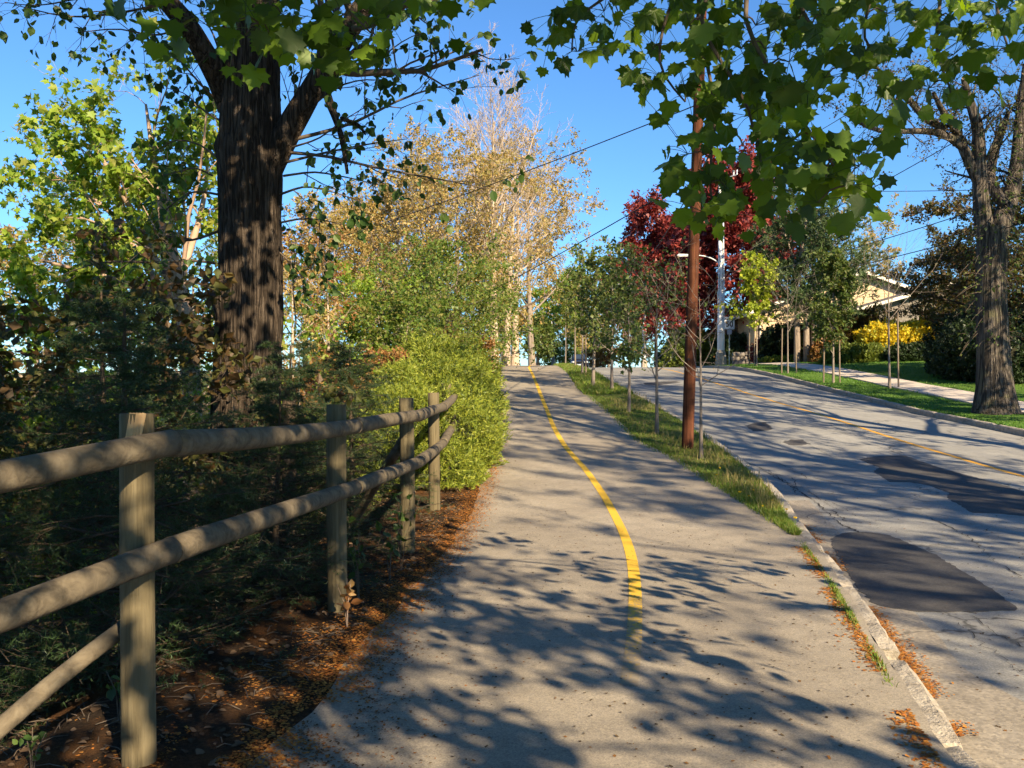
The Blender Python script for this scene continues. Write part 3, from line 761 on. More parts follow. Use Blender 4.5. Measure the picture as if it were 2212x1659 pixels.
# old post standing among the spruces behind the fence
x, y = P22(622, 900, 8.0)[:2]; z = float(H(x, y))
V, Fl = log_mesh((x, y, z - .2), (x + .01, y, P22(622, 836, 8.0)[2]), .06, .056, 16, 12, 91, .01, .05)
a = Acc(); a.add(V, Fl); o = a.build('old_post', M['bark_dark'], None, (x, y, z)); o.location = (x, y, z)
tag(o, 'dark square-topped old post standing behind the fence right of the big trunk', 'post')

# ------------------------------------------------------------------ poles, lamps, wires
up_b = np.array([3.16, 16.7]); uz = float(H(*up_b))
pole = thing('utility_pole', 'reddish brown wooden utility pole standing in the grass strip', 'utility pole', (up_b[0], up_b[1], uz))
t = np.linspace(0, 1, 24)
q = np.stack([3.16 + .33 * t, 16.7 + 0 * t, uz - .4 + 10.2 * t], 1); rad = .108 - .022 * t
V, Fq = tubes(q[None], rad[None], 20); V = V.reshape(24, 20, 3)
V = q[:, None] + (V - q[:, None]) * (1 + .03 * (fbm(np.arange(20)[None] * 1.3, t[:, None] * 5) - .5)[..., None])
a = Acc(); a.add(V.reshape(-1, 3), [Fq, np.array([list(range(23 * 20, 24 * 20))])]); a.build('shaft', M['creosote'], pole, (3.16, 16.7, uz))
for zz in (1.62, 2.3):
    a = Acc()
    V, Fq = box_vf(3.16 + .01 * zz - .012, 3.16 + .01 * zz + .012, 16.7 - .112, 16.7 - .098, uz + zz, uz + zz + .03); a.add(V, Fq)
    a.build('tag_plate', M['wire'], pole, (3.16, 16.7, uz), False)
for zz, yy in ((6.15, -.12), (8.9, -.1)):
    a = Acc()
    V, Fq = tubes(np.array([[(3.36, 16.6, uz + zz), (3.36, 16.45, uz + zz), (3.36, 16.45, uz + zz + .1)]]), np.array([[.02, .02, .03]]), 8); a.add(V, Fq)
    a.build('insulator', M['wire'], pole, (3.16, 16.7, uz))

def light_pole(x, y, h, arm_h, arm_len, label, conduits=True, s=1.0):
    z = float(H(x, y)); o = thing('street_light', label, 'street light', (x, y, z), 'white concrete street lights')
    org = np.array([x, y, z]); a = Acc()
    pts = np.array([(x, y, z - .2), (x, y, z + h * .5), (x - .06, y, z + h)])
    V, Fq = tubes(smooth_poly(pts, 10, 0)[None], np.linspace(.155, .09, 10)[None] * s, 14); a.add(V, [Fq, np.array([list(range(126, 140))])]); a.build('shaft', M['white_paint'], o, org)
    a = Acc(); V, Fq = tubes(np.array([[(x, y, z - .2), (x, y, z + .75), (x, y, z + .95)]]), np.array([[.37, .30, .2]]) * s, 8); a.add(V, [Fq, np.array([list(range(16, 24))])]); a.build('base', M['concrete'], o, org, False)
    a = Acc(); V, Fq = tubes(np.array([[(x, y, z + .9), (x, y, z + 4.4)]]), np.array([[.215, .205]]) * s, 14); a.add(V, [Fq, np.array([list(range(14, 28))])]); a.build('sleeve', M['white_paint'], o, org)
    if conduits:
        for dx in (-.16, .15):
            a = Acc(); V, Fq = tubes(np.array([[(x + dx, y - .12, z + 3.9), (x + dx * .8, y - .09, z + 8.5), (x + dx * .3, y - .05, z + 9.6)]]), np.array([[.05, .05, .04]]), 8); a.add(V, Fq); a.build('conduit', M['galv'], o, org)
    a = Acc()
    ap = np.array([(x, y, z + arm_h), (x - .25 * arm_len, y, z + arm_h + .38), (x - .55 * arm_len, y, z + arm_h + .55), (x - arm_len, y, z + arm_h + .58)])
    V, Fq = tubes(smooth_poly(ap, 10, 1)[None], np.full((1, 10), .035), 8); a.add(V, Fq); a.build('arm', M['white_paint'], o, org)
    # cobra head
    bm = bmesh.new(); bmesh.ops.create_cube(bm, size=1)
    for v in bm.verts: v.co = Vector((v.co.x * .72, v.co.y * (.26 if v.co.x > 0 else .3), v.co.z * (.12 if v.co.x > 0 else .17)))
    bmesh.ops.bevel(bm, geom=bm.edges[:], offset=.05, segments=2, affect='EDGES')
    me = bpy.data.meshes.new('lamp_head'); bm.to_mesh(me); bm.free(); me.materials.append(M['white_paint'])
    hd = link('lamp_head', me, o, (-arm_len - .3, 0, arm_h + .56))
    # cross bracket with insulators near the top
    a = Acc(); V, Fq = tubes(np.array([[(x, y, z + h - .5), (x + .9, y - .2, z + h - .28)]]), np.array([[.03, .03]]), 6); a.add(V, Fq)
    for f in (.8, 1.0):
        V, Fq = tubes(np.array([[(x + .9 * f, y - .2 * f, z + h - .5 + .22 * f), (x + .9 * f, y - .2 * f, z + h - .2 + .22 * f)]]), np.array([[.05, .06]]), 8); a.add(V, Fq)
    a.build('bracket', M['galv'], o, org)
    return np.array([x, y, z + h])
LP1 = light_pole(12.45, 55, 11.6, 6.0, 1.95, 'white concrete street light with grey conduits beside the speed sign')
LP2 = light_pole(12.75, 89, 11.3, 7.6, 1.9, 'distant white street light behind the smaller red maple', False, 1.0)
LP3 = light_pole(4.9, 112, 6.2, 5.0, 1.7, 'farthest pale lamp post rising beyond the crest of the path', False, .6)

def wire(a_, b_, sag, r, label):
    t = np.linspace(0, 1, 24)[:, None]
    q = np.asarray(a_) * (1 - t) + np.asarray(b_) * t; q[:, 2] -= sag * 4 * t[:, 0] * (1 - t[:, 0])
    V, Fq = tubes(q[None], np.full((1, 24), r), 5); a = Acc(); a.add(V, Fq)
    o = a.build('overhead_wire', M['wire'], None, q[0]); o.location = q[0]
    tag(o, label, 'cable', 'overhead cables')
wire(P(699, 104, 16.6), P(200, 275, 46), .35, .011, 'upper cable from the wooden pole to the far left behind the trunk')
wire(P(683, 183, 16.6), P(425, 322, 44), .15, .012, 'lower cable from the wooden pole down into the woods')
wire(LP1 + (0, 0, -7.2), P(1090, 205, 22), .25, .016, 'lower of two dark cables crossing in front of the elm fork')
wire(LP1 + (0, 0, -6.6), P(1090, 172, 22), .25, .015, 'upper of two dark cables crossing in front of the elm fork')
wire(LP1 + (.1, 0, -5.4), P(1060, 80, 24), .3, .015, 'steep cable rising past the arching elm branch')
wire(LP1 + (.2, 0, -1.0), P(1100, 186, 30), .2, .013, 'level thin cable running right from the white street light')
wire(LP2 + (.7, 0, -.1), LP1 + (.8, 0, -.1), .5, .02, 'cable strung between the two white street lights')
wire(LP1 + (.9, 0, -.1), P(1100, -60, 20), .5, .014, 'topmost cable rising behind the maple leaves')
wire(LP2 + (-.2, 0, -.6), P(712, 150, 16.75), .6, .016, 'cable from the far street light to the wooden pole')

# ------------------------------------------------------------------ speed sign
sx, sy = 13.42, 57.0; sz = float(H(sx, sy))
sg = thing('speed_sign', 'white maximum 50 speed sign on a steel post', 'road sign', (sx, sy, sz))
a = Acc(); V, Fq = box_vf(-.03, .03, -.02, .02, -.3, 3.02); a.add(V, Fq); a.build('post', M['galv'], sg, smooth=False)
def rounded_plate(w, h, th, z, mat, name, parent, r=.05, y=-.035):
    bm = bmesh.new(); vs = []
    for cx, cz, a0 in ((w / 2 - r, h / 2 - r, 0), (-w / 2 + r, h / 2 - r, 90), (-w / 2 + r, -h / 2 + r, 180), (w / 2 - r, -h / 2 + r, 270)):
        for k in range(4):
            an = math.radians(a0 + 30 * k); vs.append(bm.verts.new((cx + r * math.cos(an), 0, cz + r * math.sin(an))))
    f = bm.faces.new(vs); ex = bmesh.ops.extrude_face_region(bm, geom=[f])
    for v in [g for g in ex['geom'] if isinstance(g, bmesh.types.BMVert)]: v.co.y -= th
    bmesh.ops.recalc_face_normals(bm, faces=bm.faces[:])
    me = bpy.data.meshes.new(name); bm.to_mesh(me); bm.free(); me.materials.append(mat)
    return link(name, me, parent, (0, y, z))
M['signwhite'] = simple('sign_white', [(.80, .80, .80), (.86, .86, .86)], 3, rough=.4, bs=0)
M['signblack'] = simple('sign_black', [(.01, .01, .01), (.015, .015, .015)], 3, rough=.5, bs=0)
M['signgrey'] = simple('sign_grey', [(.35, .37, .42), (.42, .44, .48)], 3, rough=.5, bs=0)
brd = rounded_plate(.62, .76, .008, 2.58, M['signwhite'], 'sign_board', sg)
def text(s, size, x, z, parent, mat, y=-.0125, bold=0.0):
    cu = bpy.data.curves.new('t', 'FONT'); cu.body = s; cu.size = size; cu.align_x = 'CENTER'; cu.align_y = 'CENTER'; cu.offset = bold; cu.extrude = .001
    ob = bpy.data.objects.new('t', cu); COL.objects.link(ob)
    bpy.context.view_layer.update()
    me = bpy.data.meshes.new_from_object(ob.evaluated_get(bpy.context.evaluated_depsgraph_get()))
    bpy.data.objects.remove(ob); me.materials.clear(); me.materials.append(mat)
    me.transform(Matrix.Rotation(math.radians(90), 4, 'X'))
    return link('lettering', me, parent, (x, y, z))
text('MAXIMUM', .115, 0, .24, brd, M['signblack'], bold=.004)
text('50', .46, 0, -.08, brd, M['signblack'], bold=.012)
rounded_plate(.28, .30, .008, 2.03, M['signgrey'], 'tab_plate', sg, .03)

# ------------------------------------------------------------------ the car
M['carpaint'] = simple('dark_blue_paint', [(.012, .016, .035), (.018, .024, .05)], 3, rough=.3, bs=0, spec=.5, coat=1.0)
M['carglass'] = simple('car_glass', [(.02, .03, .05), (.03, .045, .07)], 3, rough=.06, bs=0, spec=.8)
M['chrome'] = simple('headlight_glass', [(.75, .75, .72), (.85, .85, .82)], 3, rough=.15, bs=0, spec=.8)
M['tyre'] = simple('tyre_rubber', [(.012, .012, .012), (.02, .02, .02)], 8, rough=.9, bs=0)
M['plate'] = simple('number_plate', [(.62, .70, .78), (.70, .76, .82)], 8, rough=.5, bs=0)
cx, cy = 6.75, 92.0; cz = float(R(cx, cy))
car = thing('car', 'dark blue car coming over the crest of the road', 'car', (cx, cy, cz)); car.rotation_euler.z = math.radians(-5)
prof = [(-2.15, .35), (-2.2, .55), (-2.12, .82), (-1.9, .92), (-1.0, 1.02), (1.95, 1.02), (2.15, .9), (2.2, .55), (2.1, .32)]
def extr(prof, wf, name, mat, parent):
    n = len(prof); V = []
    for s, k in ((-1, .0), (-1, 1.), (1, 1.), (1, 0.)):
        for y_, z_ in prof:
            w = wf(z_); V.append((s * (w - (0 if k else 0) - (.0 if k == 0 else .06)), y_ * (1 if k == 0 else .985), z_ + (0 if k == 0 else .0)))
    V = np.array(V)
    rows = [0, n, 2 * n, 3 * n]
    # left rim, left inner, right inner, right rim
    order = [1, 0, 3, 2]
    Vn = np.concatenate([V[n:2 * n] * [1, 1, 1] + [-.06, 0, 0], V[n:2 * n], V[2 * n:3 * n], V[2 * n:3 * n] + [.06, 0, 0]])
    Vn[:n, 1] *= .985; Vn[:n, 2] = (Vn[:n, 2] - .6) * .97 + .6; Vn[3 * n:, 1] *= .985; Vn[3 * n:, 2] = (Vn[3 * n:, 2] - .6) * .97 + .6
    Fl = []
    for r_ in range(3):
        for j in range(n): Fl.append((r_ * n + j, r_ * n + (j + 1) % n, (r_ + 1) * n + (j + 1) % n, (r_ + 1) * n + j))
    a = Acc(); a.add(Vn, [np.array(Fl), np.array([list(range(n))[::-1]]), np.array([list(range(3 * n, 4 * n))])])
    return a.build(name, mat, parent, smooth=False)
body = extr(prof, lambda z: .86, 'body', M['carpaint'], car)
cab = extr([(-1.15, 1.0), (-.55, 1.55), (1.55, 1.58), (1.95, 1.0)], lambda z: .80 - .17 * max(0, z - 1.0) / .58, 'cabin', M['carpaint'], car)
a = Acc(); a.add(np.array([(-.72, -1.11, 1.06), (.72, -1.11, 1.06), (.60, -.62, 1.51), (-.60, -.62, 1.51)]) + [0, -.035, .015], np.array([[0, 1, 2, 3]])); a.build('windscreen', M['carglass'], car, smooth=False)
for s in (-1, 1):
    a = Acc(); a.add(np.array([(s * .875, -.95, 1.07), (s * .80, -.5, 1.48), (s * .80, 1.4, 1.5), (s * .875, 1.75, 1.07)]), np.array([[0, 1, 2, 3]])); a.build('side_window', M['carglass'], car, smooth=False)
    V, Fq = box_vf(s * .66 - .16, s * .66 + .16, -2.23, -2.05, .68, .82); a = Acc(); a.add(V, Fq); a.build('headlight', M['chrome'], car, smooth=False)
    V, Fq = box_vf(s * .98 - .1, s * .98 + .1, -.95, -.82, 1.02, 1.17); a = Acc(); a.add(V, Fq); a.build('wing_mirror', M['carpaint'], car, smooth=False)
    for wy in (-1.35, 1.35):
        V, Fq = tubes(np.array([[(s * .70, wy, .33), (s * .70, wy, .33), (s * .91, wy, .33), (s * .91, wy, .33)]]) + np.array([[(0, 0, 0), (.001, 0, 0), (0, 0, 0), (.001, 0, 0)]]), np.array([[.05, .33, .33, .2]]), 20)
        a = Acc(); a.add(V, Fq); w = a.build('wheel', M['tyre'], car)
        V, Fq = tubes(np.array([[(s * .90, wy, .33), (s * .92, wy, .33)]]), np.array([[.2, .17]]), 12); a = Acc(); a.add(V, [Fq, np.array([list(range(12, 24))])]); a.build('rim', M['galv'], w)
V, Fq = box_vf(-.42, .42, -2.235, -2.1, .66, .80); a = Acc(); a.add(V, Fq); a.build('grille', M['tyre'], car, smooth=False)
V, Fq = box_vf(-.26, .26, -2.25, -2.2, .42, .55); a = Acc(); a.add(V, Fq); a.build('number_plate', M['plate'], car, smooth=False)
V, Fq = box_vf(-.9, .9, -2.24, -2.0, .36, .62); a = Acc(); a.add(V, Fq); a.build('bumper', M['carpaint'], car, smooth=False)

# ------------------------------------------------------------------ the house
M['siding'] = simple('beige_siding', [(.46, .34, .20), (.54, .41, .25)], 2, (1, 1, 3), rough=.7, bs=.15)
M['trim'] = simple('white_trim', [(.62, .56, .46), (.70, .64, .54)], 3, rough=.6, bs=0)
M['shingle'] = simple('grey_shingle', [(.09, .08, .075), (.16, .145, .13)], 12, rough=.9, bs=.6, bd=.02)
M['stonewall'] = simple('house_stone', [(.09, .08, .07), (.18, .155, .13), (.24, .21, .18)], 5, rough=.9, bs=.8, bd=.03)
M['pane'] = simple('window_glass', [(.03, .04, .05), (.05, .06, .075)], 2, rough=.05, bs=0, spec=.8)
hx, hy = 23.8, 63.0; hz = float(H(hx, hy)) - .2
house = thing('house', 'beige sided bungalow with low white-edged gables behind the pine', 'house', (hx, hy, hz))
def gable(cx, hw, y0, y1, eave, peak, over=.6, wallm='siding', boards=True):
    cx -= hx; y0 -= hy; y1 -= hy; eave -= hz; peak -= hz
    a = Acc()
    V = np.array([(cx - hw, y0, -.5), (cx + hw, y0, -.5), (cx + hw, y0, eave), (cx, y0, peak), (cx - hw, y0, eave), (cx - hw, y1, -.5), (cx + hw, y1, -.5), (cx + hw, y1, eave), (cx, y1, peak), (cx - hw, y1, eave)])
    a.add(V, [np.array([[0, 1, 2, 3, 4], [5, 9, 8, 7, 6]]), np.array([[0, 4, 9, 5], [1, 6, 7, 2]])]); a.build('wall', M[wallm], house, smooth=False)
    if boards:
        a = Acc(); z = .05
        while z < peak - .1:
            w = hw if z < eave else hw * (peak - z) / (peak - eave); w2 = hw if z + .2 < eave else hw * max(0, peak - z - .2) / (peak - eave)
            a.add(np.array([(cx - w, y0 - .035, z), (cx + w, y0 - .035, z), (cx + w2, y0 - .006, z + .2), (cx - w2, y0 - .006, z + .2), (cx - w, y0 - .001, z), (cx + w, y0 - .001, z)]), np.array([[0, 1, 2, 3], [4, 5, 1, 0]]))
            if z < eave - .2: a.add(np.array([(cx - hw - .035, y0, z), (cx - hw - .035, y1, z), (cx - hw - .006, y1, z + .2), (cx - hw - .006, y0, z + .2), (cx - hw, y0, z), (cx - hw, y1, z)]), np.array([[0, 3, 2, 1], [4, 0, 1, 5]]))
            z += .205
        a.build('siding', M['siding'], house, smooth=False)
    sl = (peak - eave) / hw
    for s in (-1, 1):
        e = hw + over
        pts = [(cx, peak + .06), (cx + s * e, peak + .06 - sl * e)]
        a = Acc(); V = []
        for (x, z) in pts:
            for yy in (y0 - over, y1 + over):
                for dz in (0, .16): V.append((x, yy, z + dz))
        a.add(np.array(V), np.array([[0, 1, 5, 4], [2, 6, 7, 3], [1, 3, 7, 5], [0, 4, 6, 2], [4, 5, 7, 6]]))
        rf = a.build('roof', M['shingle'], house, smooth=False)
        a = Acc(); V = []
        for (x, z) in pts:
            for yy in (y0 - over - .05, y0 - over - .005):
                for dz in (-.06, .14): V.append((x, yy, z + dz))
        a.add(np.array(V), np.array([[0, 1, 5, 4], [2, 6, 7, 3], [1, 3, 7, 5], [0, 4, 6, 2], [4, 5, 7, 6]])); a.build('barge_board', M['trim'], rf, smooth=False)
        a = Acc(); x, z = pts[1]; V, Fq = box_vf(x - .06, x + .06, y0 - over, y1 + over, z - .12, z + .1); a.add(V, Fq); a.build('gutter', M['trim'], rf, smooth=False)
def window(x, z, w, h, yf):
    x -= hx; z -= hz; yf -= hy; a = Acc()
    for b_ in ((x - w / 2 - .1, x + w / 2 + .1, z - .1, z), (x - w / 2 - .1, x + w / 2 + .1, z + h, z + h + .1), (x - w / 2 - .1, x - w / 2, z, z + h), (x + w / 2, x + w / 2 + .1, z, z + h), (x - .03, x + .03, z, z + h)):
        V, Fq = box_vf(b_[0], b_[1], yf - .1, yf - .02, b_[2], b_[3]); a.add(V, Fq)
    f = a.build('window', M['trim'], house, smooth=False)
    V, Fq = box_vf(x - w / 2, x + w / 2, yf - .06, yf - .03, z, z + h); a = Acc(); a.add(V, Fq); a.build('pane', M['pane'], f, smooth=False)
gable(23.8, 7.2, 63, 77, 6.5, 9.1)
gable(27.2, 5.6, 57.5, 62.3, 6.15, 7.75, .7, 'stonewall', False)
window(19.3, 4.4, 1.3, 1.2, 63); window(22.0, 4.3, 1.4, 1.3, 63); window(25.5, 3.9, 1.6, 1.3, 57.5); window(29.5, 3.9, 1.6, 1.3, 57.5)
a = Acc(); V, Fq = tubes(np.array([[(-6.9, -.15, 2.6), (-6.9, -.15, 0)]]), np.array([[.06, .06]]), 8); a.add(V, Fq); a.build('downpipe', M['trim'], house)
V, Fq = box_vf(-3.9, -2.7, -.08, .02, .1, 2.2); a = Acc(); a.add(V, Fq); d_ = a.build('door', M['bark_dark'], house, smooth=False)
V, Fq = box_vf(-2.9, -2.84, -.13, -.08, 1.1, 1.2); a = Acc(); a.add(V, Fq); a.build('handle', M['galv'], d_, smooth=False)

# low stone retaining wall beyond the sidewalk
wl = thing('retaining_wall', 'low rough stone retaining wall behind the lime green sapling', 'wall', (15, 61.5, float(H(15, 61.5))))
r = np.random.default_rng(5)
for course in range(3):
    x = 14.4 + r.uniform(0, .3)
    while x < 21.5:
        w = r.uniform(.45, .95); g = float(H(x + w / 2, 61.5))
        bm = bmesh.new(); bmesh.ops.create_cube(bm, size=1)
        for v in bm.verts: v.co = Vector((v.co.x * (w - .04) * r.uniform(.9, 1.05), v.co.y * .4 * r.uniform(.85, 1.1), v.co.z * .27 * r.uniform(.85, 1.05)))
        bmesh.ops.bevel(bm, geom=bm.edges[:], offset=.035, segments=1, affect='EDGES')
        me = bpy.data.meshes.new('stone'); bm.to_mesh(me); bm.free(); me.materials.append(M['stonewall'])
        link('stone', me, wl, (x + w / 2 - 15, r.uniform(-.03, .03), g - wl.location.z + .12 + course * .27))
        x += w
# ------------------------------------------------------------------ the big trunk behind the fence
BD = 10.0
def big_tree():
    r = np.random.default_rng(3)
    zs = np.linspace(-.9, 7.6, 320); S = 130
    def row22(z): return (EYE + 384 * 0 - z) * 0 + (384 - (z - EYE) / BD * F) / K22
    cxs = []; rads = []
    ctr = np.array([(1300, 522), (1000, 527), (880, 530), (700, 537), (600, 540), (450, 539), (300, 538), (100, 541), (-200, 548)], float)[::-1]
    wid = np.array([(1300, 175), (1100, 160), (880, 148), (700, 144), (600, 137), (450, 134), (360, 140), (300, 134), (200, 126), (100, 122), (-200, 112)], float)[::-1]
    py = row22(zs)
    cx = (np.interp(py, ctr[:, 0], ctr[:, 1]) * K22 - 512) / F * BD
    rd = np.interp(py, wid[:, 0], wid[:, 1]) * K22 / F * BD / 2
    rd += .18 * np.clip((.1 - zs) / 1.0, 0, 1) ** 2
    th = np.arange(S) / S * 2 * np.pi
    u = th[None] / (2 * np.pi); Zg = zs[:, None]
    def ridge(freq, zf, o): 
        warp = .35 * (vnoise(u * 8 + 0 * Zg, Zg * 1.3 + o, 8) - .5)
        n = vnoise(((u * freq) + warp * 2.2) % freq, Zg * zf + o, int(freq)); return np.abs(2 * n - 1)
    disp = -.022 * (1 - np.clip(ridge(40, 1.3, 3) * 2.6, 0, 1)) - .010 * (1 - np.clip(ridge(80, 2.2, 33) * 1.8, 0, 1)) + .012 * (fbm(u * 12, Zg * 2) - .5) - .006 * (1 - np.clip(ridge(70, 5, 13) * 2, 0, 1))
    # burls: left at (470,640) and small ones
    for (bx, by, rr, amp) in ((468, 645, .16, .07), (470, 320, .13, .05), (608, 540, .10, .03)):
        bz = EYE - (by * K22 - 384) / F * BD; ang = np.pi if bx < 530 else 0.0
        dth = np.angle(np.exp(1j * (th - ang - (.6 if bx < 530 else -.5))))
        disp = disp + amp * np.exp(-((dth[None] * .33) ** 2 + (Zg - bz) ** 2) / (2 * (rr * .6) ** 2))
    rad = rd[:, None] * (1 + .03 * np.sin(3 * th + 1)[None]) + disp
    V = np.stack([cx[:, None] + rad * np.cos(th), BD + rad * np.sin(th), np.repeat(zs[:, None], S, 1)], -1).reshape(-1, 3)
    i = np.arange(len(zs) - 1)[:, None] * S; j = np.arange(S)[None]; j2 = (j + 1) % S
    Fq = np.stack([i + j, i + j2, i + S + j2, i + S + j], -1).reshape(-1, 4)
    base = (float(cx[0]), BD, float(H(cx[0], BD)))
    o = thing('broadleaf_tree', 'massive furrowed trunk with two forked limbs rising behind the rail fence', 'tree', base)
    link('trunk', raw_mesh('trunk', V - np.array(base), [Fq], M['bark_big']), o)
    stems = [
        ([P22(500, 235, BD), P22(478, 180, 9.9), P22(440, 110, 9.7), P22(395, 40, 9.5), P22(350, -10, 9.4), P22(200, -160, 9.2)], [.15, .13, .115, .105, .10, .08]),
        ([P22(572, 375, BD), P22(612, 298, 9.95), P22(655, 225, 9.9), P22(700, 150, 9.85), P22(745, 80, 9.8), P22(830, -60, 9.6)], [.17, .15, .125, .12, .115, .10]),
        ([P22(548, -190, BD), P22(540, -420, 10.1), P22(560, -700, 10.4)], [.30, .24, .12]),
        ([P22(700, 60, 9.6), P22(690, 160, 9.55), P22(715, 230, 9.5), P22(738, 290, 9.5), P22(750, 375, 9.5)], [.05, .05, .04, .03, .014]),
        ([P22(735, 255, 9.5), P22(775, 270, 9.5), P22(790, 290, 9.45)], [.024, .02, .012]),
        ([P22(700, 140, 9.8), P22(750, 125, 9.75), P22(785, 95, 9.7), P22(790, 100, 9.7)], [.06, .035, .03, .02]),
    ]
    w = Acc()
    for pts, rad_ in stems:
        q = smooth_poly(np.column_stack([np.array(pts), rad_]), 14, 1)
        V, Fq = tubes(q[None, :, :3], q[None, :, 3], 14); V = V + (r.random(V.shape) - .5) * .012; w.add(V, [Fq, np.array([list(range(13 * 14, 14 * 14))])])
    limb = w.build('limb', M['bark_big'], o, base)
    # leafy shoots, drawn through the places where the photo shows them
    sh = [([(640, 300), (760, 270), (880, 205), (980, 180), (1035, 162)], 9.8, .022), ([(630, 330), (700, 335), (820, 365), (940, 385), (1055, 408)], 9.6, .020),
          ([(605, 420), (660, 400), (740, 420), (790, 440)], 9.5, .014), ([(610, 480), (660, 470), (720, 480), (760, 490)], 9.6, .012), ([(620, 350), (700, 330), (800, 310), (880, 300)], 9.9, .016),
          ([(612, 380), (680, 370), (760, 385), (820, 400)], 10.2, .014), ([(650, 250), (720, 190), (780, 170), (840, 175)], 10.1, .016), ([(700, 160), (790, 150), (880, 80), (915, 70)], 9.9, .014),
          ([(600, 300), (640, 210), (660, 130), (640, 60)], 10.3, .014), ([(604, 545), (650, 590), (660, 640)], 9.7, .010), ([(470, 420), (420, 410), (370, 440), (330, 490)], 9.7, .014), ([(470, 500), (420, 520), (370, 520), (310, 560)], 9.9, .016),
          ([(470, 340), (430, 310), (380, 300), (330, 330)], 10.1, .014), ([(475, 260), (440, 240), (400, 200), (360, 190)], 10.2, .014), ([(470, 570), (410, 560), (340, 570), (220, 560), (120, 600)], 9.3, .016),
          ([(470, 630), (400, 600), (300, 640), (210, 680)], 9.2, .016), ([(470, 700), (420, 740), (360, 760), (300, 750)], 9.4, .014), ([(472, 220), (440, 190), (380, 120), (330, 110)], 9.6, .014),
          ([(480, 130), (460, 70), (430, 20), (440, -30)], 9.9, .014), ([(400, 60), (330, 80), (260, 60), (170, 70)], 9.3, .014), ([(350, 10), (250, 30), (150, 40), (30, 10)], 9.3, .016), ([(330, 0), (200, -10), (80, 15), (10, 5)], 9.6, .014),
          ([(460, 380), (420, 360), (390, 370), (350, 380)], 9.9, .010), ([(625, 320), (690, 300), (740, 260), (800, 225)], 9.4, .012), ([(640, 700), (630, 600), (645, 520), (610, 470)], 10.3, .010), ([(690, 480), (690, 540), (700, 600)], 9.8, .006)]
    SP = []; SR = []
    for pts, d, rr in sh:
        d0 = 9.95
        q = np.array([P22(x, y, d0 + (d - d0) * min(1, k / 1.5)) for k, (x, y) in enumerate(pts)])
        q = smooth_poly(q, 10, 1); SP.append(q); SR.append(np.linspace(rr, .004, 10))
    SP = np.array(SP); SR = np.array(SR)
    # upper crown above the frame keeps the trunk in shade
    up = []
    for pts, rad_ in (stems[0], stems[1], stems[2]):
        q = smooth_poly(np.column_stack([np.array(pts), rad_]), 10, 0); up.append(q)
    UP = np.array([q[:, :3] for q in up]); UR = np.array([q[:, 3] for q in up]); UL = np.linalg.norm(np.diff(UP, axis=1), axis=2).sum(1)
    w = Acc(); V, Fq = tubes(SP, SR, 6); w.add(V, Fq)
    L = np.linalg.norm(np.diff(SP, axis=1), axis=2).sum(1)
    a1, r1, l1 = children(r, SP, SR, L, 7, .2, 1.0, 42, 14, .34, .3, 4, .02, .16, .6, .4, .003); V, Fq = tubes(a1, r1, 4); w.add(V, Fq)
    a2, r2, l2 = children(r, a1, r1, l1, 3, .3, 1.0, 40, 14, .55, .2, 3, -.05, .2, .7, .5, .0022); V, Fq = tubes(a2, r2, 3); w.add(V, Fq)
    b1, s1, m1 = children(r, UP, UR, UL, 9, .45, 1.0, 55, 14, .8, .3, 6, .06, .12, .4, .3); V, Fq = tubes(b1, s1, 5); w.add(V, Fq)
    b2, s2, m2 = children(r, b1, s1, m1, 7, .25, 1.0, 45, 14, .45, .3, 4, .03, .16, .5, .3); V, Fq = tubes(b2, s2, 4); w.add(V, Fq)
    b3, s3, m3 = children(r, b2, s2, m2, 4, .3, 1.0, 40, 14, .5, .3, 3, .0, .2, .5, .3); V, Fq = tubes(b3, s3, 3); w.add(V, Fq)
    w.build('shoots', M['twig'], o, base)
    c = Acc()
    for tw, n_ in ((a2, 2), (a1, 1), (b3, 3)):
        # leaves hang in small drooping bunches
        tips = tw[:, -1]; k = len(tips)
        for q in range(n_):
            V, Fl = leaves(tips + r.normal(0, .02, (k, 3)), np.array([0, 0, -.75]) + r.normal(0, .55, (k, 3)), r.normal(0, .6, (k, 3)) + np.array([0, -.5, .3]), .088 * np.clip(r.normal(1, .25, k), .5, 1.6), 'ovate', r); c.add(V, Fl)
    c.build('crown', M['maple_small'], o, base, smooth=False)
big_tree()

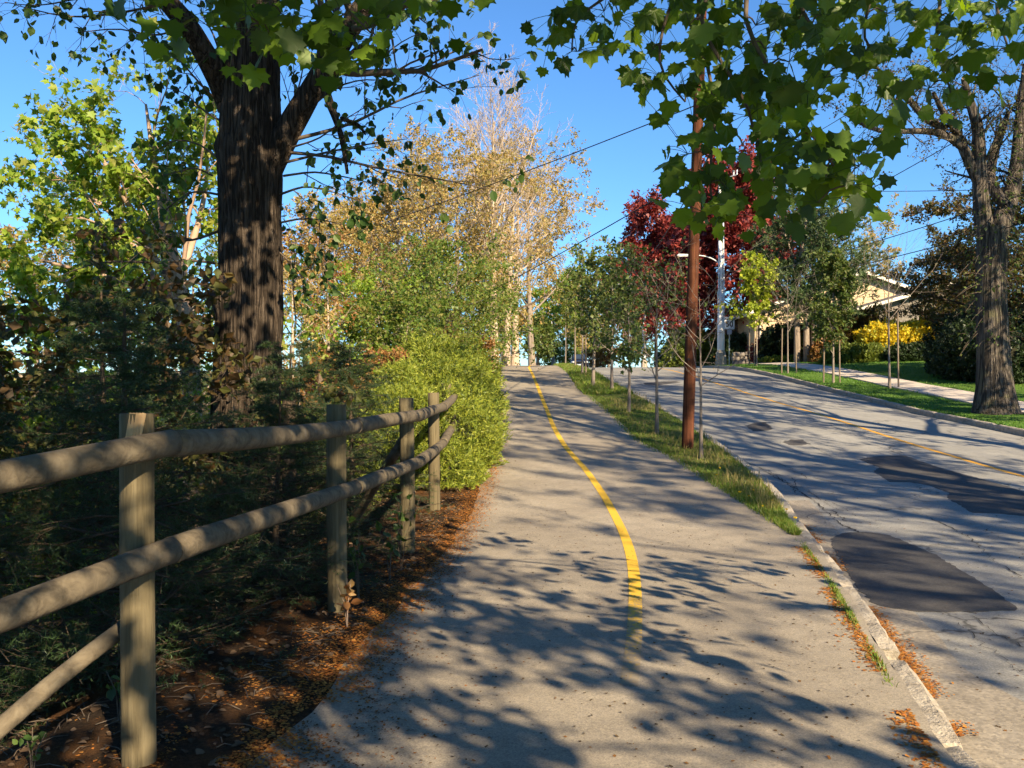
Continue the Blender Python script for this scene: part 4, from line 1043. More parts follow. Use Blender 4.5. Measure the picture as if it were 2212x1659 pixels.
# ------------------------------------------------------------------ overhanging maple (its trunk stands behind the photographer)
def maple():
    r = np.random.default_rng(21)
    bx, by = -2.3, -4.2; bz = float(H(bx, by)); base = np.array([bx, by, bz])
    o = thing('maple_tree', 'maple whose leafy boughs hang into the top of the view', 'tree', base)
    w = Acc()
    fork = np.array([bx + .3, by + .1, 3.6])
    st = [([(bx, by, bz - .4), (bx + .05, by, 1.5), fork], [.36, .27, .25]),
          ([fork, (-1.0, -2.6, 5.0), (.6, -.6, 5.4), (1.8, 1.2, 5.0), (2.0, 2.6, 4.2)], [.19, .15, .11, .08, .04]),
          ([fork, (-.4, -4.2, 5.4), (1.8, -4.2, 7.0), (4.0, -3.8, 8.0)], [.18, .14, .10, .04]),
          ([fork, (-2.2, -3.2, 6.0), (-1.6, -2.0, 8.0), (-.8, -.5, 9.6)], [.19, .15, .10, .04]),
          ([fork, (-1.4, -5.8, 5.4), (0, -7.4, 6.6), (1.6, -8.8, 7.4)], [.16, .12, .08, .03]),
          ([fork, (-2.6, -3.0, 4.6), (-2.6, -.8, 5.2), (-2.2, 1.4, 5.0), (-1.7, 2.9, 4.2)], [.14, .11, .08, .06, .03]),
          ([(.6, -.6, 5.4), (2.2, -2.2, 5.2), (4.0, -3.6, 5.0), (5.6, -4.8, 4.8)], [.09, .07, .05, .02]),
          ([fork, (-1.3, -1.2, 6.4), (-.6, 1.8, 7.8), (0, 4.4, 8.4)], [.14, .11, .08, .03]),
          ([fork, (-2.5, -.4, 6.0), (-2.3, 2.8, 6.9), (-1.8, 5.4, 7.0)], [.13, .10, .07, .03]),
          ([(-.6, 1.8, 7.8), (.4, 3.0, 8.2), (1.2, 4.0, 8.3), (1.8, 4.8, 8.0)], [.08, .06, .04, .02]),
          ([(-2.3, 2.8, 6.9), (-1.5, 4.4, 7.0), (-.8, 5.8, 7.0), (-.2, 7.0, 6.8)], [.07, .055, .04, .02]),
          ([(.6, -.6, 5.4), (2.0, -2.2, 6.0), (3.6, -4.4, 6.4), (5.0, -6.4, 6.6)], [.09, .07, .05, .02])]
    SP = []; SR = []
    for pts, rd in st:
        q = smooth_poly(np.column_stack([np.array(pts, float), rd]), 12, 1); SP.append(q[:, :3]); SR.append(q[:, 3])
    V, Fq = tubes(np.array(SP), np.array(SR), 10); w.add(V, Fq)
    w.build('trunk', M['bark_dark'], o, base)
    # hanging boughs in view: (pixel polyline in 2212 frame with depth)
    boughs = [[(1620, -160, 3.7), (1500, 30, 3.7), (1536, 100, 3.6), (1626, 240, 3.6), (1631, 325, 3.55), (1666, 400, 3.5)],
              [(1500, -140, 3.9), (1515, 80, 3.8), (1546, 225, 3.75), (1546, 290, 3.7), (1526, 380, 3.65), (1540, 450, 3.6)],
              [(1720, -120, 3.6), (1725, 10, 3.55), (1780, 100, 3.5), (1820, 145, 3.5)],
              [(1650, -160, 3.4), (1600, 40, 3.3), (1690, 200, 3.25), (1760, 300, 3.2), (1830, 400, 3.2)],
              [(1420, -140, 4.1), (1330, -20, 4.0), (1240, 40, 3.95), (1235, 110, 3.95)],
              [(1500, -120, 4.0), (1430, 60, 3.9), (1420, 150, 3.85), (1480, 220, 3.8)],
              [(1900, -140, 3.7), (1880, 0, 3.6), (1860, 80, 3.6), (1900, 130, 3.6)],
              [(2060, -150, 4.0), (2030, 0, 3.9), (2020, 110, 3.85), (2060, 210, 3.8)],
              [(2200, -120, 3.8), (2150, 20, 3.7), (2180, 110, 3.7)],
              [(620, -160, 3.6), (600, -20, 3.5), (560, 50, 3.45)], [(760, -130, 3.8), (740, 10, 3.7), (800, 70, 3.65)], [(420, -140, 3.9), (400, -20, 3.85), (310, 20, 3.8)], [(900, -100, 3.9), (900, -20, 3.9), (930, 8, 3.9)]]
    wb = Acc(); BP = []
    for b_ in boughs:
        q = smooth_poly(np.array([P22(*p) for p in b_]), 12, 1); BP.append(q)
        V, Fq = tubes(q[None], np.linspace(.011, .0035, 12)[None], 6); wb.add(V, Fq)
        # tie the bough back into the crown
        e = q[0]; tgt = SP[1][8] if e[0] > -.3 else SP[5][9]
        if e[0] > 1.7: tgt = SP[6][5]
        m_ = smooth_poly(np.array([tgt, (tgt + e) / 2 + [0, 0, .25], e]), 8, 1); V, Fq = tubes(m_[None], np.linspace(.026, .011, 8)[None], 6); wb.add(V, Fq)
    allp = np.concatenate(BP)
    clusters = [(1190, 30), (1250, 112), (1230, 45), (1310, 30), (1400, 20), (1420, 165), (1405, 110), (1480, 60), (1500, 150), (1560, 60), (1485, 205), (1560, 160), (1640, 60), (1640, 150), (1720, 50), (1720, 130), (1470, 330), (1620, 255), (1700, 235), (1705, 300), (1770, 175), (1800, 80), (1780, 25), (1860, 50), (1855, 130), (1930, 30), (1940, 100), (2000, 40), (2070, 40), (2070, 110), (2150, 40), (2185, 105), (1995, 195), (2050, 205), (2110, 190), (1490, 400), (1545, 430), (1580, 405), (1510, 460), (1640, 345), (1700, 370), (1760, 325), (1820, 345), (1850, 400), (1780, 395), (1700, 420), (1745, 450), (1865, 345), (1560, 475), (1590, 200), (1450, 20), (1350, 60), (2140, 120), (1750, 240), (1660, 110), (1590, 110),
                (300, 15), (360, 40), (500, 40), (560, 60), (620, 40), (680, 40), (740, 40), (800, 60), (815, 85), (880, -5), (930, 5), (420, 15), (520, 85), (590, 80), (470, 20), (700, 80), (650, 70), (400, 60)]
    maple_var = []
    for k in range(6):
        V, Fl = LEAF['maple']; V = V.copy(); n_ = len(V)
        V[:, 2] += r.normal(0, .025, n_) - .18 * r.uniform(.2, 1.3) * V[:, 1] ** 2 + .15 * r.normal() * V[:, 0] * V[:, 1]; V[:, :2] += r.normal(0, .012, (n_, 2))
        maple_var.append(raw_mesh('leaf', V, Fl, M['maple_near'], smooth=True))
    pc = Acc(); cnt = 0; mats = []
    for (cx, cy) in clusters:
        # depth from the nearest bough
        ray = np.array([P22(cx, cy, d) for d in np.linspace(3.1, 4.2, 12)])
        D = np.linalg.norm(ray[:, None] - allp[None], axis=2); i, j = np.unravel_index(np.argmin(D), D.shape)
        c = ray[i]; root = allp[j]
        n_ = 9 if cx > 1000 else 7
        nodep = c + (root - c) * .25
        V, Fq = tubes(smooth_poly(np.array([root, (root + nodep) / 2 + [0, 0, .02], nodep]), 5, 0)[None], np.linspace(.004, .0022, 5)[None], 5); wb.add(V, Fq)
        for q in range(n_):
            p = c + r.normal(0, 1, 3) * np.array([.085, .20, .075])
            sz = r.uniform(.045, .088) * (1.12 if cx < 1000 else 1.0); p = p + np.array([0, 0, sz * .45])
            tip = unit(np.array([r.normal(0, .45), r.normal(-.15, .45), -1.0 + r.normal(0, .35)]))
            nrm = np.array([r.normal(0, .45), -.75 + r.normal(0, .5), .45 + r.normal(0, .4)])
            nrm = unit(nrm - (nrm @ tip) * tip); sx_ = np.cross(tip, nrm)
            mt = Matrix((( sx_[0], tip[0], nrm[0]), (sx_[1], tip[1], nrm[1]), (sx_[2], tip[2], nrm[2]))).to_4x4()
            V, Fq = tubes(smooth_poly(np.array([nodep, (nodep + p) / 2 + [0, 0, .015], p]), 4, 0)[None], np.full((1, 4), .0012), 4); pc.add(V, Fq)
            if cnt < 300:
                lf = link('leaf', maple_var[cnt % 6], o)
                lf.matrix_local = Matrix.Translation(Vector(p - base)) @ mt @ Matrix.Diagonal((sz, sz, sz, 1)); cnt += 1
            else: mats.append((p, tip, nrm, sz))
    wb.build('bough', M['twig'], o, base); stuff(pc.build('petioles', M['maple_small'], o, base))
    # the rest of the crown, out of the frame
    c = Acc()
    if mats:
        V, Fl = leaves(np.array([m[0] for m in mats]), np.array([m[1] for m in mats]), np.array([m[2] for m in mats]), np.array([m[3] for m in mats]), 'maple', r); c.add(V, Fl)
    P0 = np.array(SP[1:]); R0 = np.array(SR[1:]); L0 = np.linalg.norm(np.diff(P0, axis=1), axis=2).sum(1)
    def outside(q):                     # nothing of the high crown may hang in front of the lens
        y = np.maximum(q[..., 1], .05); el = (q[..., 2] - EYE) / y
        return (q[..., 1] < .3) | (el > .50) | (np.abs(q[..., 0]) / y > .72)
    w = Acc()
    a1, r1, l1 = children(r, P0, R0, L0, 12, .2, 1.0, 52, 14, .42, .35, 6, .03, .12, .5, .3); ok = outside(a1).all(1); a1, r1, l1 = a1[ok], r1[ok], l1[ok]; V, Fq = tubes(a1, r1, 5); w.add(V, Fq)
    a2, r2, l2 = children(r, a1, r1, l1, 7, .25, 1.0, 45, 14, .5, .3, 4, .0, .16, .5, .3); ok = outside(a2).all(1); a2, r2, l2 = a2[ok], r2[ok], l2[ok]; V, Fq = tubes(a2, r2, 4); w.add(V, Fq)
    a3, r3, l3 = children(r, a2, r2, l2, 4, .3, 1.0, 45, 14, .6, .3, 3, -.03, .2, .6, .4)
    ok = outside(a3).all(1); a3, r3 = a3[ok], r3[ok]
    w.build('branches', M['bark_dark'], o, base)
    V, Fl = leaves_on(r, a3, 6, .15, 'ovate', .5, spread=.07); 
    nv = len(LEAF['ovate'][0]); keep = outside(V.reshape(-1, nv, 3)).all(1)
    Vk = V.reshape(-1, nv, 3)[keep]; f0 = LEAF['ovate'][1][0]
    c.add(Vk.reshape(-1, 3), [(f0[None] + (np.arange(len(Vk)) * nv)[:, None, None]).reshape(-1, 4)])
    stuff(c.build('foliage', M['maple'], o, base, smooth=True))
    print('maple leaves', cnt, len(mats), len(Vk))
maple()

# ------------------------------------------------------------------ sunlit maple at the left
def decid(nlv1, nlv2, nlv3, up=.05, ang=50, ratio=.5, t0=.25, nlv4=0, fall=.45, ratio2=.5, lift=0.0, wob=.1):
    s = [dict(n=nlv1, t0=t0, t1=1.0, ang=ang, asd=10, ratio=ratio, fall=fall, k=7, up=up, wob=wob, rr=.45, tip=.25, sides=6, lift=lift),
         dict(n=nlv2, t0=.2, t1=1.0, ang=44, asd=12, ratio=ratio2, fall=.4, k=5, up=up * .6, wob=.14, rr=.5, tip=.3, sides=4),
         dict(n=nlv3, t0=.2, t1=1.0, ang=40, asd=14, ratio=.5, fall=.35, k=4, up=up * .3, wob=.18, rr=.55, tip=.35, sides=3)]
    if nlv4: s.append(dict(n=nlv4, t0=.25, t1=1.0, ang=38, asd=14, ratio=.55, fall=.3, k=3, up=up * .2, wob=.2, rr=.6, tip=.4, sides=3))
    return s
def lit_maple():
    D = 15.5
    b = P22(420, 900, D); z = float(H(b[0], b[1])); base = (b[0], b[1], z)
    st = [([(b[0], D, z - .3), P22(415, 800, D), P22(405, 680, D), P22(375, 560, D), P22(345, 450, D), P22(330, 330, D), P22(315, 225, D)], [.20, .15, .13, .10, .075, .05, .02]),
          ([P22(400, 660, D), P22(300, 620, D - .3), P22(200, 590, D - .6), P22(80, 560, D - 1)], [.09, .06, .04, .015]),
          ([P22(395, 640, D), P22(320, 540, D + .4), P22(220, 440, D + .8), P22(120, 380, D + 1)], [.085, .06, .04, .015]),
          ([P22(380, 580, D), P22(300, 480, D), P22(230, 360, D - .4), P22(180, 270, D - .6)], [.08, .055, .035, .015]),
          ([P22(405, 700, D), P22(300, 720, D - .8), P22(180, 700, D - 1.2), P22(40, 680, D - 1.4)], [.07, .05, .03, .012]),
          ([P22(390, 600, D), P22(430, 480, D + .4), P22(450, 380, D + .6), P22(440, 270, D + .6)], [.07, .05, .03, .012])]
    tree('maple_tree', 'sunlit yellow-green maple left of the massive trunk', 'tree', base, st,
         [dict(n=9, t0=.15, t1=1, ang=48, asd=12, ratio=.40, fall=.35, k=6, up=.03, wob=.12, rr=.4, tip=.3, sides=5),
          dict(n=5, t0=.2, t1=1, ang=45, asd=14, ratio=.55, fall=.3, k=4, up=.02, wob=.16, rr=.5, tip=.4, sides=4),
          dict(n=4, t0=.2, t1=1, ang=42, asd=14, ratio=.6, fall=.3, k=3, up=.0, wob=.2, rr=.6, tip=.5, sides=3, rmin=.003)],
         M['bark_pink'], M['lime'], 8, .115, 'maple_low', 31, droop=.6, spread=.06, leaf_from=[-1])
lit_maple()
# ------------------------------------------------------------------ woods left of the path
def wood(name, label, px, d, top, r0, specs, bark, leafm, nleaf, lsize, seed, lean=(0, 0), kind='rhomb', group=None, wobb=.02, cat='tree', stems=1, spreadstem=.25, sides=8, spread=.05, zoff=0.0, droop=.3):
    x = (px * K22 - 512) / F * d; z = float(H(x, d)) + zoff
    h = EYE - (top * K22 - 384) / F * d - z
    st = []
    if d > 18 and nleaf >= 5: specs = specs[:-1] + [dict(specs[-1], wood=False)]
    if d > 22 and kind == 'rhomb': kind = 'tri'
    r = np.random.default_rng(seed + 900)
    for k in range(stems):
        an = 6.28 * k / max(1, stems) + r.uniform(0, 1); sp = spreadstem if stems > 1 else 0
        s, base = vert_stem(x + .12 * sp * math.cos(an), d + .12 * sp * math.sin(an), h * (1 if k == 0 else r.uniform(.75, 1)), r0 * (1 if stems == 1 else .75), seed + k, (lean[0] + sp * math.cos(an) * .6, lean[1] + sp * math.sin(an) * .6), wobb, z0=z)
        st.append(s)
    return tree(name, label, cat, (x, d, z), st, specs, bark, leafm, nleaf, lsize, kind, seed, group, sides=sides, spread=spread, droop=droop)
TG = 'trees in the wood left of the path'
bare = lambda a, b_, c, e, t0=.35, ang=32: [dict(n=a, t0=t0, t1=1.0, ang=ang, asd=9, ratio=.48, fall=.5, k=7, up=.10, wob=.09, rr=.5, tip=.2, sides=6),
        dict(n=b_, t0=.15, t1=1.0, ang=34, asd=10, ratio=.5, fall=.4, k=5, up=.07, wob=.12, rr=.5, tip=.3, sides=4),
        dict(n=c, t0=.15, t1=1.0, ang=32, asd=10, ratio=.5, fall=.35, k=4, up=.05, wob=.14, rr=.55, tip=.4, sides=3, rmin=.009),
        dict(n=e, t0=.2, t1=1.0, ang=30, asd=10, ratio=.6, fall=.3, k=3, up=.04, wob=.16, rr=.6, tip=.5, sides=3, rmin=.008)]
wood('bare_tree', 'tall bare tree with a rounded crown of fine grey twigs', 1068, 47, 262, .24, bare(20, 8, 6, 4, .38, 30), M['bark_pale'], M['gold'], 0, .1, 41, (.005, 0), group=TG)
wood('bare_tree', 'leaning pale tree with buff buds beside the far path edge', 1092, 50, 350, .22, bare(18, 7, 6, 3, .35, 38), M['bark_pale'], M['gold'], 2, .11, 42, (.05, 0), group=TG)
wood('bare_tree', 'pale trunk nearest the crest with golden buds arching over the path', 1112, 54, 400, .24, decid(16, 7, 5, .04, 55, .55, .3, 3), M['bark_pale'], M['gold'], 5, .14, 43, (.03, 0), group=TG)
wood('oak_tree', 'broad golden brown budding oak in front of the tall bare tree', 985, 41, 415, .22, decid(18, 8, 6, .05, 52, .74, .25, 3, .5), M['bark_grey'], M['gold'], 7, .115, 44, (.0, 0), group=TG)
wood('oak_tree', 'golden brown budding oak in the middle of the wood', 860, 39, 455, .2, decid(16, 8, 6, .05, 52, .74, .25, 3, .5), M['bark_grey'], M['gold'], 7, .11, 45, group=TG)
wood('oak_tree', 'golden oak just right of the massive trunk', 725, 36, 500, .17, decid(15, 8, 6, .05, 50, .6, .25, 3, .5), M['bark_grey'], M['gold'], 7, .105, 46, group=TG)
wood('oak_tree', 'golden budding oak behind the leaning pale tree over the path', 1150, 66, 430, .25, decid(17, 8, 6, .05, 55, .6, .25, 3, .5), M['bark_grey'], M['gold'], 7, .16, 47, (-.02, 0), group=TG)
wood('oak_tree', 'pale golden oak behind the middle of the wood', 800, 47, 480, .2, decid(16, 8, 6, .05, 54, .72, .2, 3, .5), M['bark_grey'], M['gold'], 6, .13, 471, group=TG)
wood('oak_tree', 'pale golden oak behind the broad oak', 930, 52, 430, .22, decid(16, 8, 6, .05, 54, .72, .2, 3, .5), M['bark_grey'], M['gold'], 6, .14, 472, group=TG)
wood('birch_tree', 'slender pale birch right of the massive trunk', 712, 24, 520, .055, decid(12, 5, 4, .05, 45, .25, .4, 0, .4), M['bark_pale'], M['rust'], 8, .075, 48, (-.02, 0), group=TG)
wood('birch_tree', 'pale birch stem close against the massive trunk', 640, 21, 560, .06, decid(10, 5, 4, .05, 45, .28, .4, 0, .4), M['bark_pale'], M['gold'], 8, .07, 49, (-.03, 0), group=TG)
GG = 'fresh green understory trees'
low = lambda a, b_, c: [dict(n=a, t0=.12, t1=1.0, ang=62, asd=12, ratio=.62, fall=.5, k=6, up=.02, wob=.12, rr=.45, tip=.25, sides=5),
        dict(n=b_, t0=.15, t1=1.0, ang=48, asd=12, ratio=.5, fall=.35, k=4, up=.0, wob=.15, rr=.5, tip=.3, sides=4, flat=.8),
        dict(n=c, t0=.15, t1=1.0, ang=45, asd=12, ratio=.55, fall=.3, k=3, up=.0, wob=.18, rr=.55, tip=.4, sides=3, flat=.7)]
wood('understory_tree', 'largest fresh green tree with layered sprays at the wood edge', 960, 31, 565, .09, low(24, 9, 6), M['bark_grey'], M['bright'], 6, .105, 51, group=GG, stems=2, spread=.05)
wood('understory_tree', 'low fresh green tree with layered sprays above the spruces', 850, 25, 655, .07, low(22, 9, 6), M['bark_grey'], M['bright'], 6, .095, 52, group=GG, stems=2)
wood('understory_tree', 'yellow-green tree beside the slender birch', 770, 27, 645, .07, low(20, 8, 6), M['bark_grey'], M['lime'], 9, .095, 53, group=GG, stems=2)
wood('understory_tree', 'fresh green tree in front of the tall bare trunks', 1020, 38, 600, .08, low(20, 8, 6), M['bark_grey'], M['bright'], 5, .115, 54, group=GG, stems=2)
wood('understory_tree', 'small lime green sapling close beside the massive trunk', 645, 16, 720, .03, low(14, 6, 4), M['bark_grey'], M['lime'], 4, .075, 55, group=GG)
wood('rust_bush', 'rusty brown bush behind the spruces', 745, 20, 790, .03, low(16, 7, 6), M['twig'], M['rust'], 8, .07, 56, stems=3, spreadstem=.8, cat='bush', group='rusty bushes')
wood('rust_bush', 'dull brown bush above the lit hedge', 985, 30, 735, .03, low(16, 7, 6), M['twig'], M['rust'], 5, .07, 57, stems=3, spreadstem=.8, cat='bush', group='rusty bushes')
wood('copper_bush', 'purple-brown leaved bush at the left edge of the view', 10, 8.6, 690, .05, low(16, 6, 5), M['twig'], M['copper'], 8, .095, 58, stems=3, spreadstem=.7, cat='bush')
wood('green_bush', 'pale green bush low at the left edge behind the fence', 60, 11, 900, .03, low(16, 7, 5), M['twig'], M['lime'], 8, .08, 59, stems=3, spreadstem=.8, cat='bush')
wood('background_tree', 'dull green tree behind the sunlit maple at the left', 260, 34, 420, .16, decid(16, 8, 6, .04, 52, .55, .15, 0, .4), M['bark_grey'], M['street'], 8, .16, 601, group=TG, spread=.08)
wood('background_tree', 'golden tree behind the sunlit maple at the far left', 80, 38, 560, .16, decid(16, 8, 6, .04, 52, .55, .15, 0, .4), M['bark_grey'], M['gold'], 8, .17, 602, group=TG, spread=.08)
wood('background_tree', 'low green tree seen left of the massive trunk', 420, 30, 560, .14, decid(16, 8, 6, .04, 56, .55, .1, 0, .4), M['bark_grey'], M['bright'], 8, .14, 603, group=TG, spread=.08)
wood('background_tree', 'russet tree behind the slender birches', 660, 42, 560, .15, decid(16, 8, 6, .04, 54, .55, .1, 0, .4), M['bark_grey'], M['rust'], 8, .16, 604, group=TG, spread=.08)
wood('background_tree', 'dull green tree low in the middle of the wood', 900, 52, 600, .15, decid(16, 8, 6, .04, 56, .6, .1, 0, .4), M['bark_grey'], M['street'], 8, .2, 605, group=TG, spread=.1)
# far end of the street
far = [('far_tree', 'yellow-green tree beyond the crest of the path', 1195, 105, 640, 'lime', 61), ('far_tree', 'dark green tree low beyond the crest of the path', 1162, 96, 700, 'street', 62), ('far_tree', 'golden tree beyond the crest left of the street trees', 1225, 118, 620, 'gold', 63),
       ('far_tree', 'fresh green tree behind the car', 1262, 125, 690, 'bright', 64), ('far_tree', 'pale tree on the skyline above the house roof', 1880, 112, 500, 'gold', 65), ('far_tree', 'buff tree behind the farthest street trees', 1315, 130, 620, 'gold', 66), ('far_tree', 'dull green tree low behind the distant street light', 1390, 135, 680, 'street', 67), ('far_tree', 'golden tree left of the tall bare trunks', 1085, 80, 640, 'gold', 68)]
for nm, lb, px, d, tp, mt, sd in far:
    wood(nm, lb, px, d, tp, .22, decid(15, 7, 5, .05, 52, .5, .2, 0, .4), M['bark_grey'], M[mt], 11, .32, sd, group='trees beyond the crest', spread=.15)
wood('rust_bush', 'russet bush beside the road behind the car', 1300, 100, 745, .05, low(14, 6, 5), M['twig'], M['rust'], 5, .22, 69, stems=3, spreadstem=.8, cat='bush', group='rusty bushes', spread=.1)
wood('green_bush', 'green bush at the crest beside the lamp post', 1210, 108, 735, .05, low(14, 6, 5), M['twig'], M['bright'], 5, .22, 70, stems=3, spreadstem=.8, cat='bush', spread=.1)

# ------------------------------------------------------------------ spruces behind the fence, clipped hedge shrubs
def spruce_meshes(seed, h, w):
    r = np.random.default_rng(seed)
    t = np.linspace(0, 1, 10); st = np.stack([.03 * np.sin(t * 5), 0 * t, -.2 + t * (h + .2)], 1)
    Pt = st[None]; Rd = np.linspace(.045, .008, 10)[None]; L = np.array([h])
    a1, r1, l1 = children(r, Pt, Rd, L, 80, .06, 1.0, 82, 8, w / h, .80, 7, -.02, .07, .35, .3)
    a2, r2, l2 = children(r, a1, r1, l1, 13, .15, 1.0, 52, 8, .42, .5, 5, -.04, .09, .6, .4, flat=.85)
    a3, r3, l3 = children(r, a2, r2, l2, 4, .2, 1.0, 48, 8, .5, .3, 3, -.05, .1, .7, .5, flat=.9)
    wd = Acc()
    for p, rd, s in ((Pt, Rd, 8), (a1, r1, 5), (a2, r2, 3)):
        V, Fq = tubes(p, rd, s); wd.add(V, Fq)
    nd = Acc()
    for tw, n_ in ((a3, 13), (a2, 12)):
        Nn, K, _ = tw.shape; pi = np.repeat(np.arange(Nn), n_); m = len(pi)
        tt = r.random(m); f = np.clip(tt * (K - 1), 0, K - 1.001); i0 = f.astype(int); fr = (f - i0)[:, None]
        pos = tw[pi, i0] * (1 - fr) + tw[pi, i0 + 1] * fr; tan = unit(tw[pi, i0 + 1] - tw[pi, i0])
        d = unit(tan * .7 + unit(r.normal(0, 1, (m, 3))) * .9)
        V, Fl = leaves(pos, d, r.normal(0, 1, (m, 3)), r.uniform(.026, .042, m), 'needle', r); nd.add(V, Fl)
    return wd.mesh('trunk', M['bark_dark']), nd.mesh('needles', M['spruce'], smooth=False)
SPM = [spruce_meshes(71, 2.6, 1.15), spruce_meshes(72, 2.2, 1.2)]
SG = 'dark spruces behind the rail fence'
sp = [(-3.35, 7.6, 0, 1.12, 'tall dark spruce with an upright leader left of the massive trunk'), (-2.35, 5.6, 1, 1.0, 'dark spruce filling the gap right of the nearest fence post'), (-3.1, 5.0, 1, .95, 'dark spruce behind the nearest fence post'), (-1.95, 8.2, 1, .92, 'dark spruce in front of the base of the massive trunk'),
      (-1.85, 10.6, 1, .95, 'dark spruce behind the third fence post'), (-4.3, 6.2, 0, .9, 'dark spruce low at the far left behind the rails'), (-2.3, 12.4, 0, .85, 'shaded spruce between the fence and the lit hedge'), (-3.6, 9.8, 1, 1.0, 'dark spruce left of the base of the massive trunk'), (-1.75, 6.9, 1, .72, 'young spruce poking between the rails by the second post')]
for i, (x, y, k, s, lb) in enumerate(sp):
    z = float(H(x, y)); o = thing('spruce_tree', lb, 'tree', (x, y, z), SG); o.rotation_euler.z = i * 1.9; o.scale = (s, s, s)
    link('trunk', SPM[k][0], o); link('needles', SPM[k][1], o)

HG = 'clipped conifer hedge along the path'
def shrub(name, label, cat, x, y, rx, ry, rz, n, sprig, mat, seed, group=None, z0=None, box=.35, nneed=16, nlen=.03, lump=.35, zbase=.0, core=True):
    """dense clipped conifer: sprigs on and below a lumpy rounded-box surface over a dark twiggy core"""
    r = np.random.default_rng(seed); z = (float(H(x, y)) if z0 is None else z0) + zbase
    d = unit(r.normal(0, 1, (n, 3))); d[:, 2] = np.abs(d[:, 2]) * 1.0 - .12 * r.random(n); d = unit(d)
    p = 1.0 / np.maximum((np.abs(d) ** (2 / box * .7)).sum(1) ** (box / 1.4), .3)
    lm = 1 + lump * (fbm(d[:, 0] * 2.4 + 9 + seed, d[:, 1] * 2.4 + d[:, 2] * 2.9 + 30, 3) - .5)
    dep = 1 - .35 * r.random(n) ** 2.2 + .10 * (r.random(n) > .9) * r.random(n)
    pos = d * (p * lm * dep)[:, None] * np.array([rx, ry, rz]); 
    pos[:, 2] = np.maximum(pos[:, 2], .03)
    out = unit(d / np.array([rx, ry, rz]) + r.normal(0, .28, (n, 3)) + np.array([0, 0, .22]))
    o = thing(name, label, cat, (x, y, z), group)
    # sprig: needles along a short axis
    tt = np.tile(np.linspace(.05, 1, nneed), n); pi = np.repeat(np.arange(n), nneed); m = len(pi); ln = sprig * r.uniform(.6, 1.4, n)
    pp = pos[pi] + out[pi] * (tt * ln[pi])[:, None] - out[pi] * (ln[pi] * .5)[:, None]
    dd = unit(out[pi] * .75 + unit(r.normal(0, 1, (m, 3))) * .85)
    V, Fl = leaves(pp, dd, r.normal(0, 1, (m, 3)), r.uniform(.7, 1.3, m) * nlen, 'tri' if group != HG else 'wneedle', r)
    c = Acc(); c.add(V, Fl); c.build('needles', mat, o, smooth=False)
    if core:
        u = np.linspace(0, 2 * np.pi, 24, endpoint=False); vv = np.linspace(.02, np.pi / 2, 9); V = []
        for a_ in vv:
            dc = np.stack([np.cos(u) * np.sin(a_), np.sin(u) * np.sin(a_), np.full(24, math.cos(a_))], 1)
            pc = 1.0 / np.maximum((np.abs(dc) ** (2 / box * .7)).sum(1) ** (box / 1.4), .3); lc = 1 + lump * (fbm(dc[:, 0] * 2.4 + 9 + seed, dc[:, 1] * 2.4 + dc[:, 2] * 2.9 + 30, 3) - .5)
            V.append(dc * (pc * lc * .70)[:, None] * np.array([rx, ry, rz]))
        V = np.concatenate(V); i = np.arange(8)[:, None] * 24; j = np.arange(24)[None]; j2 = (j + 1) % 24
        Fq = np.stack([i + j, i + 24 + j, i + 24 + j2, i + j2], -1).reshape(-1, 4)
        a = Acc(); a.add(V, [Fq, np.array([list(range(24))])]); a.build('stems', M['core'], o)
    return o
shrub('hedge_shrub', 'sunlit yellow-green hedge shrub where the rail fence ends', 'hedge', -1.5, 14.2, 1.12, 1.7, 1.2, 9000, .10, M['hedge'], 81, HG, box=.35, nlen=.062, nneed=10, lump=.75)
shrub('hedge_shrub', 'sunlit hedge shrub in the middle of the hedge row', 'hedge', -1.5, 18.2, 1.15, 1.9, 1.32, 8000, .12, M['hedge'], 82, HG, box=.35, nlen=.078, nneed=9, lump=.75)
shrub('hedge_shrub', 'taller hedge shrub at the far end of the hedge row', 'hedge', -1.75, 23.5, 1.3, 2.5, 1.5, 7000, .14, M['hedge'], 83, HG, box=.35, nlen=.10, nneed=8, lump=.75)
shrub('hedge_shrub', 'half shaded hedge shrub behind the last fence posts', 'hedge', -2.75, 12.9, 1.0, 1.2, 1.45, 4400, .10, M['hedge'], 84, HG, box=.35, nlen=.062, nneed=9, lump=.75)
shrub('hedge_shrub', 'small hedge shrub below the tall bare trunks', 'hedge', -2.1, 31, 1.4, 3, 1.5, 2800, .22, M['hedge'], 85, HG, box=.35, nlen=.12, nneed=9, lump=.75)

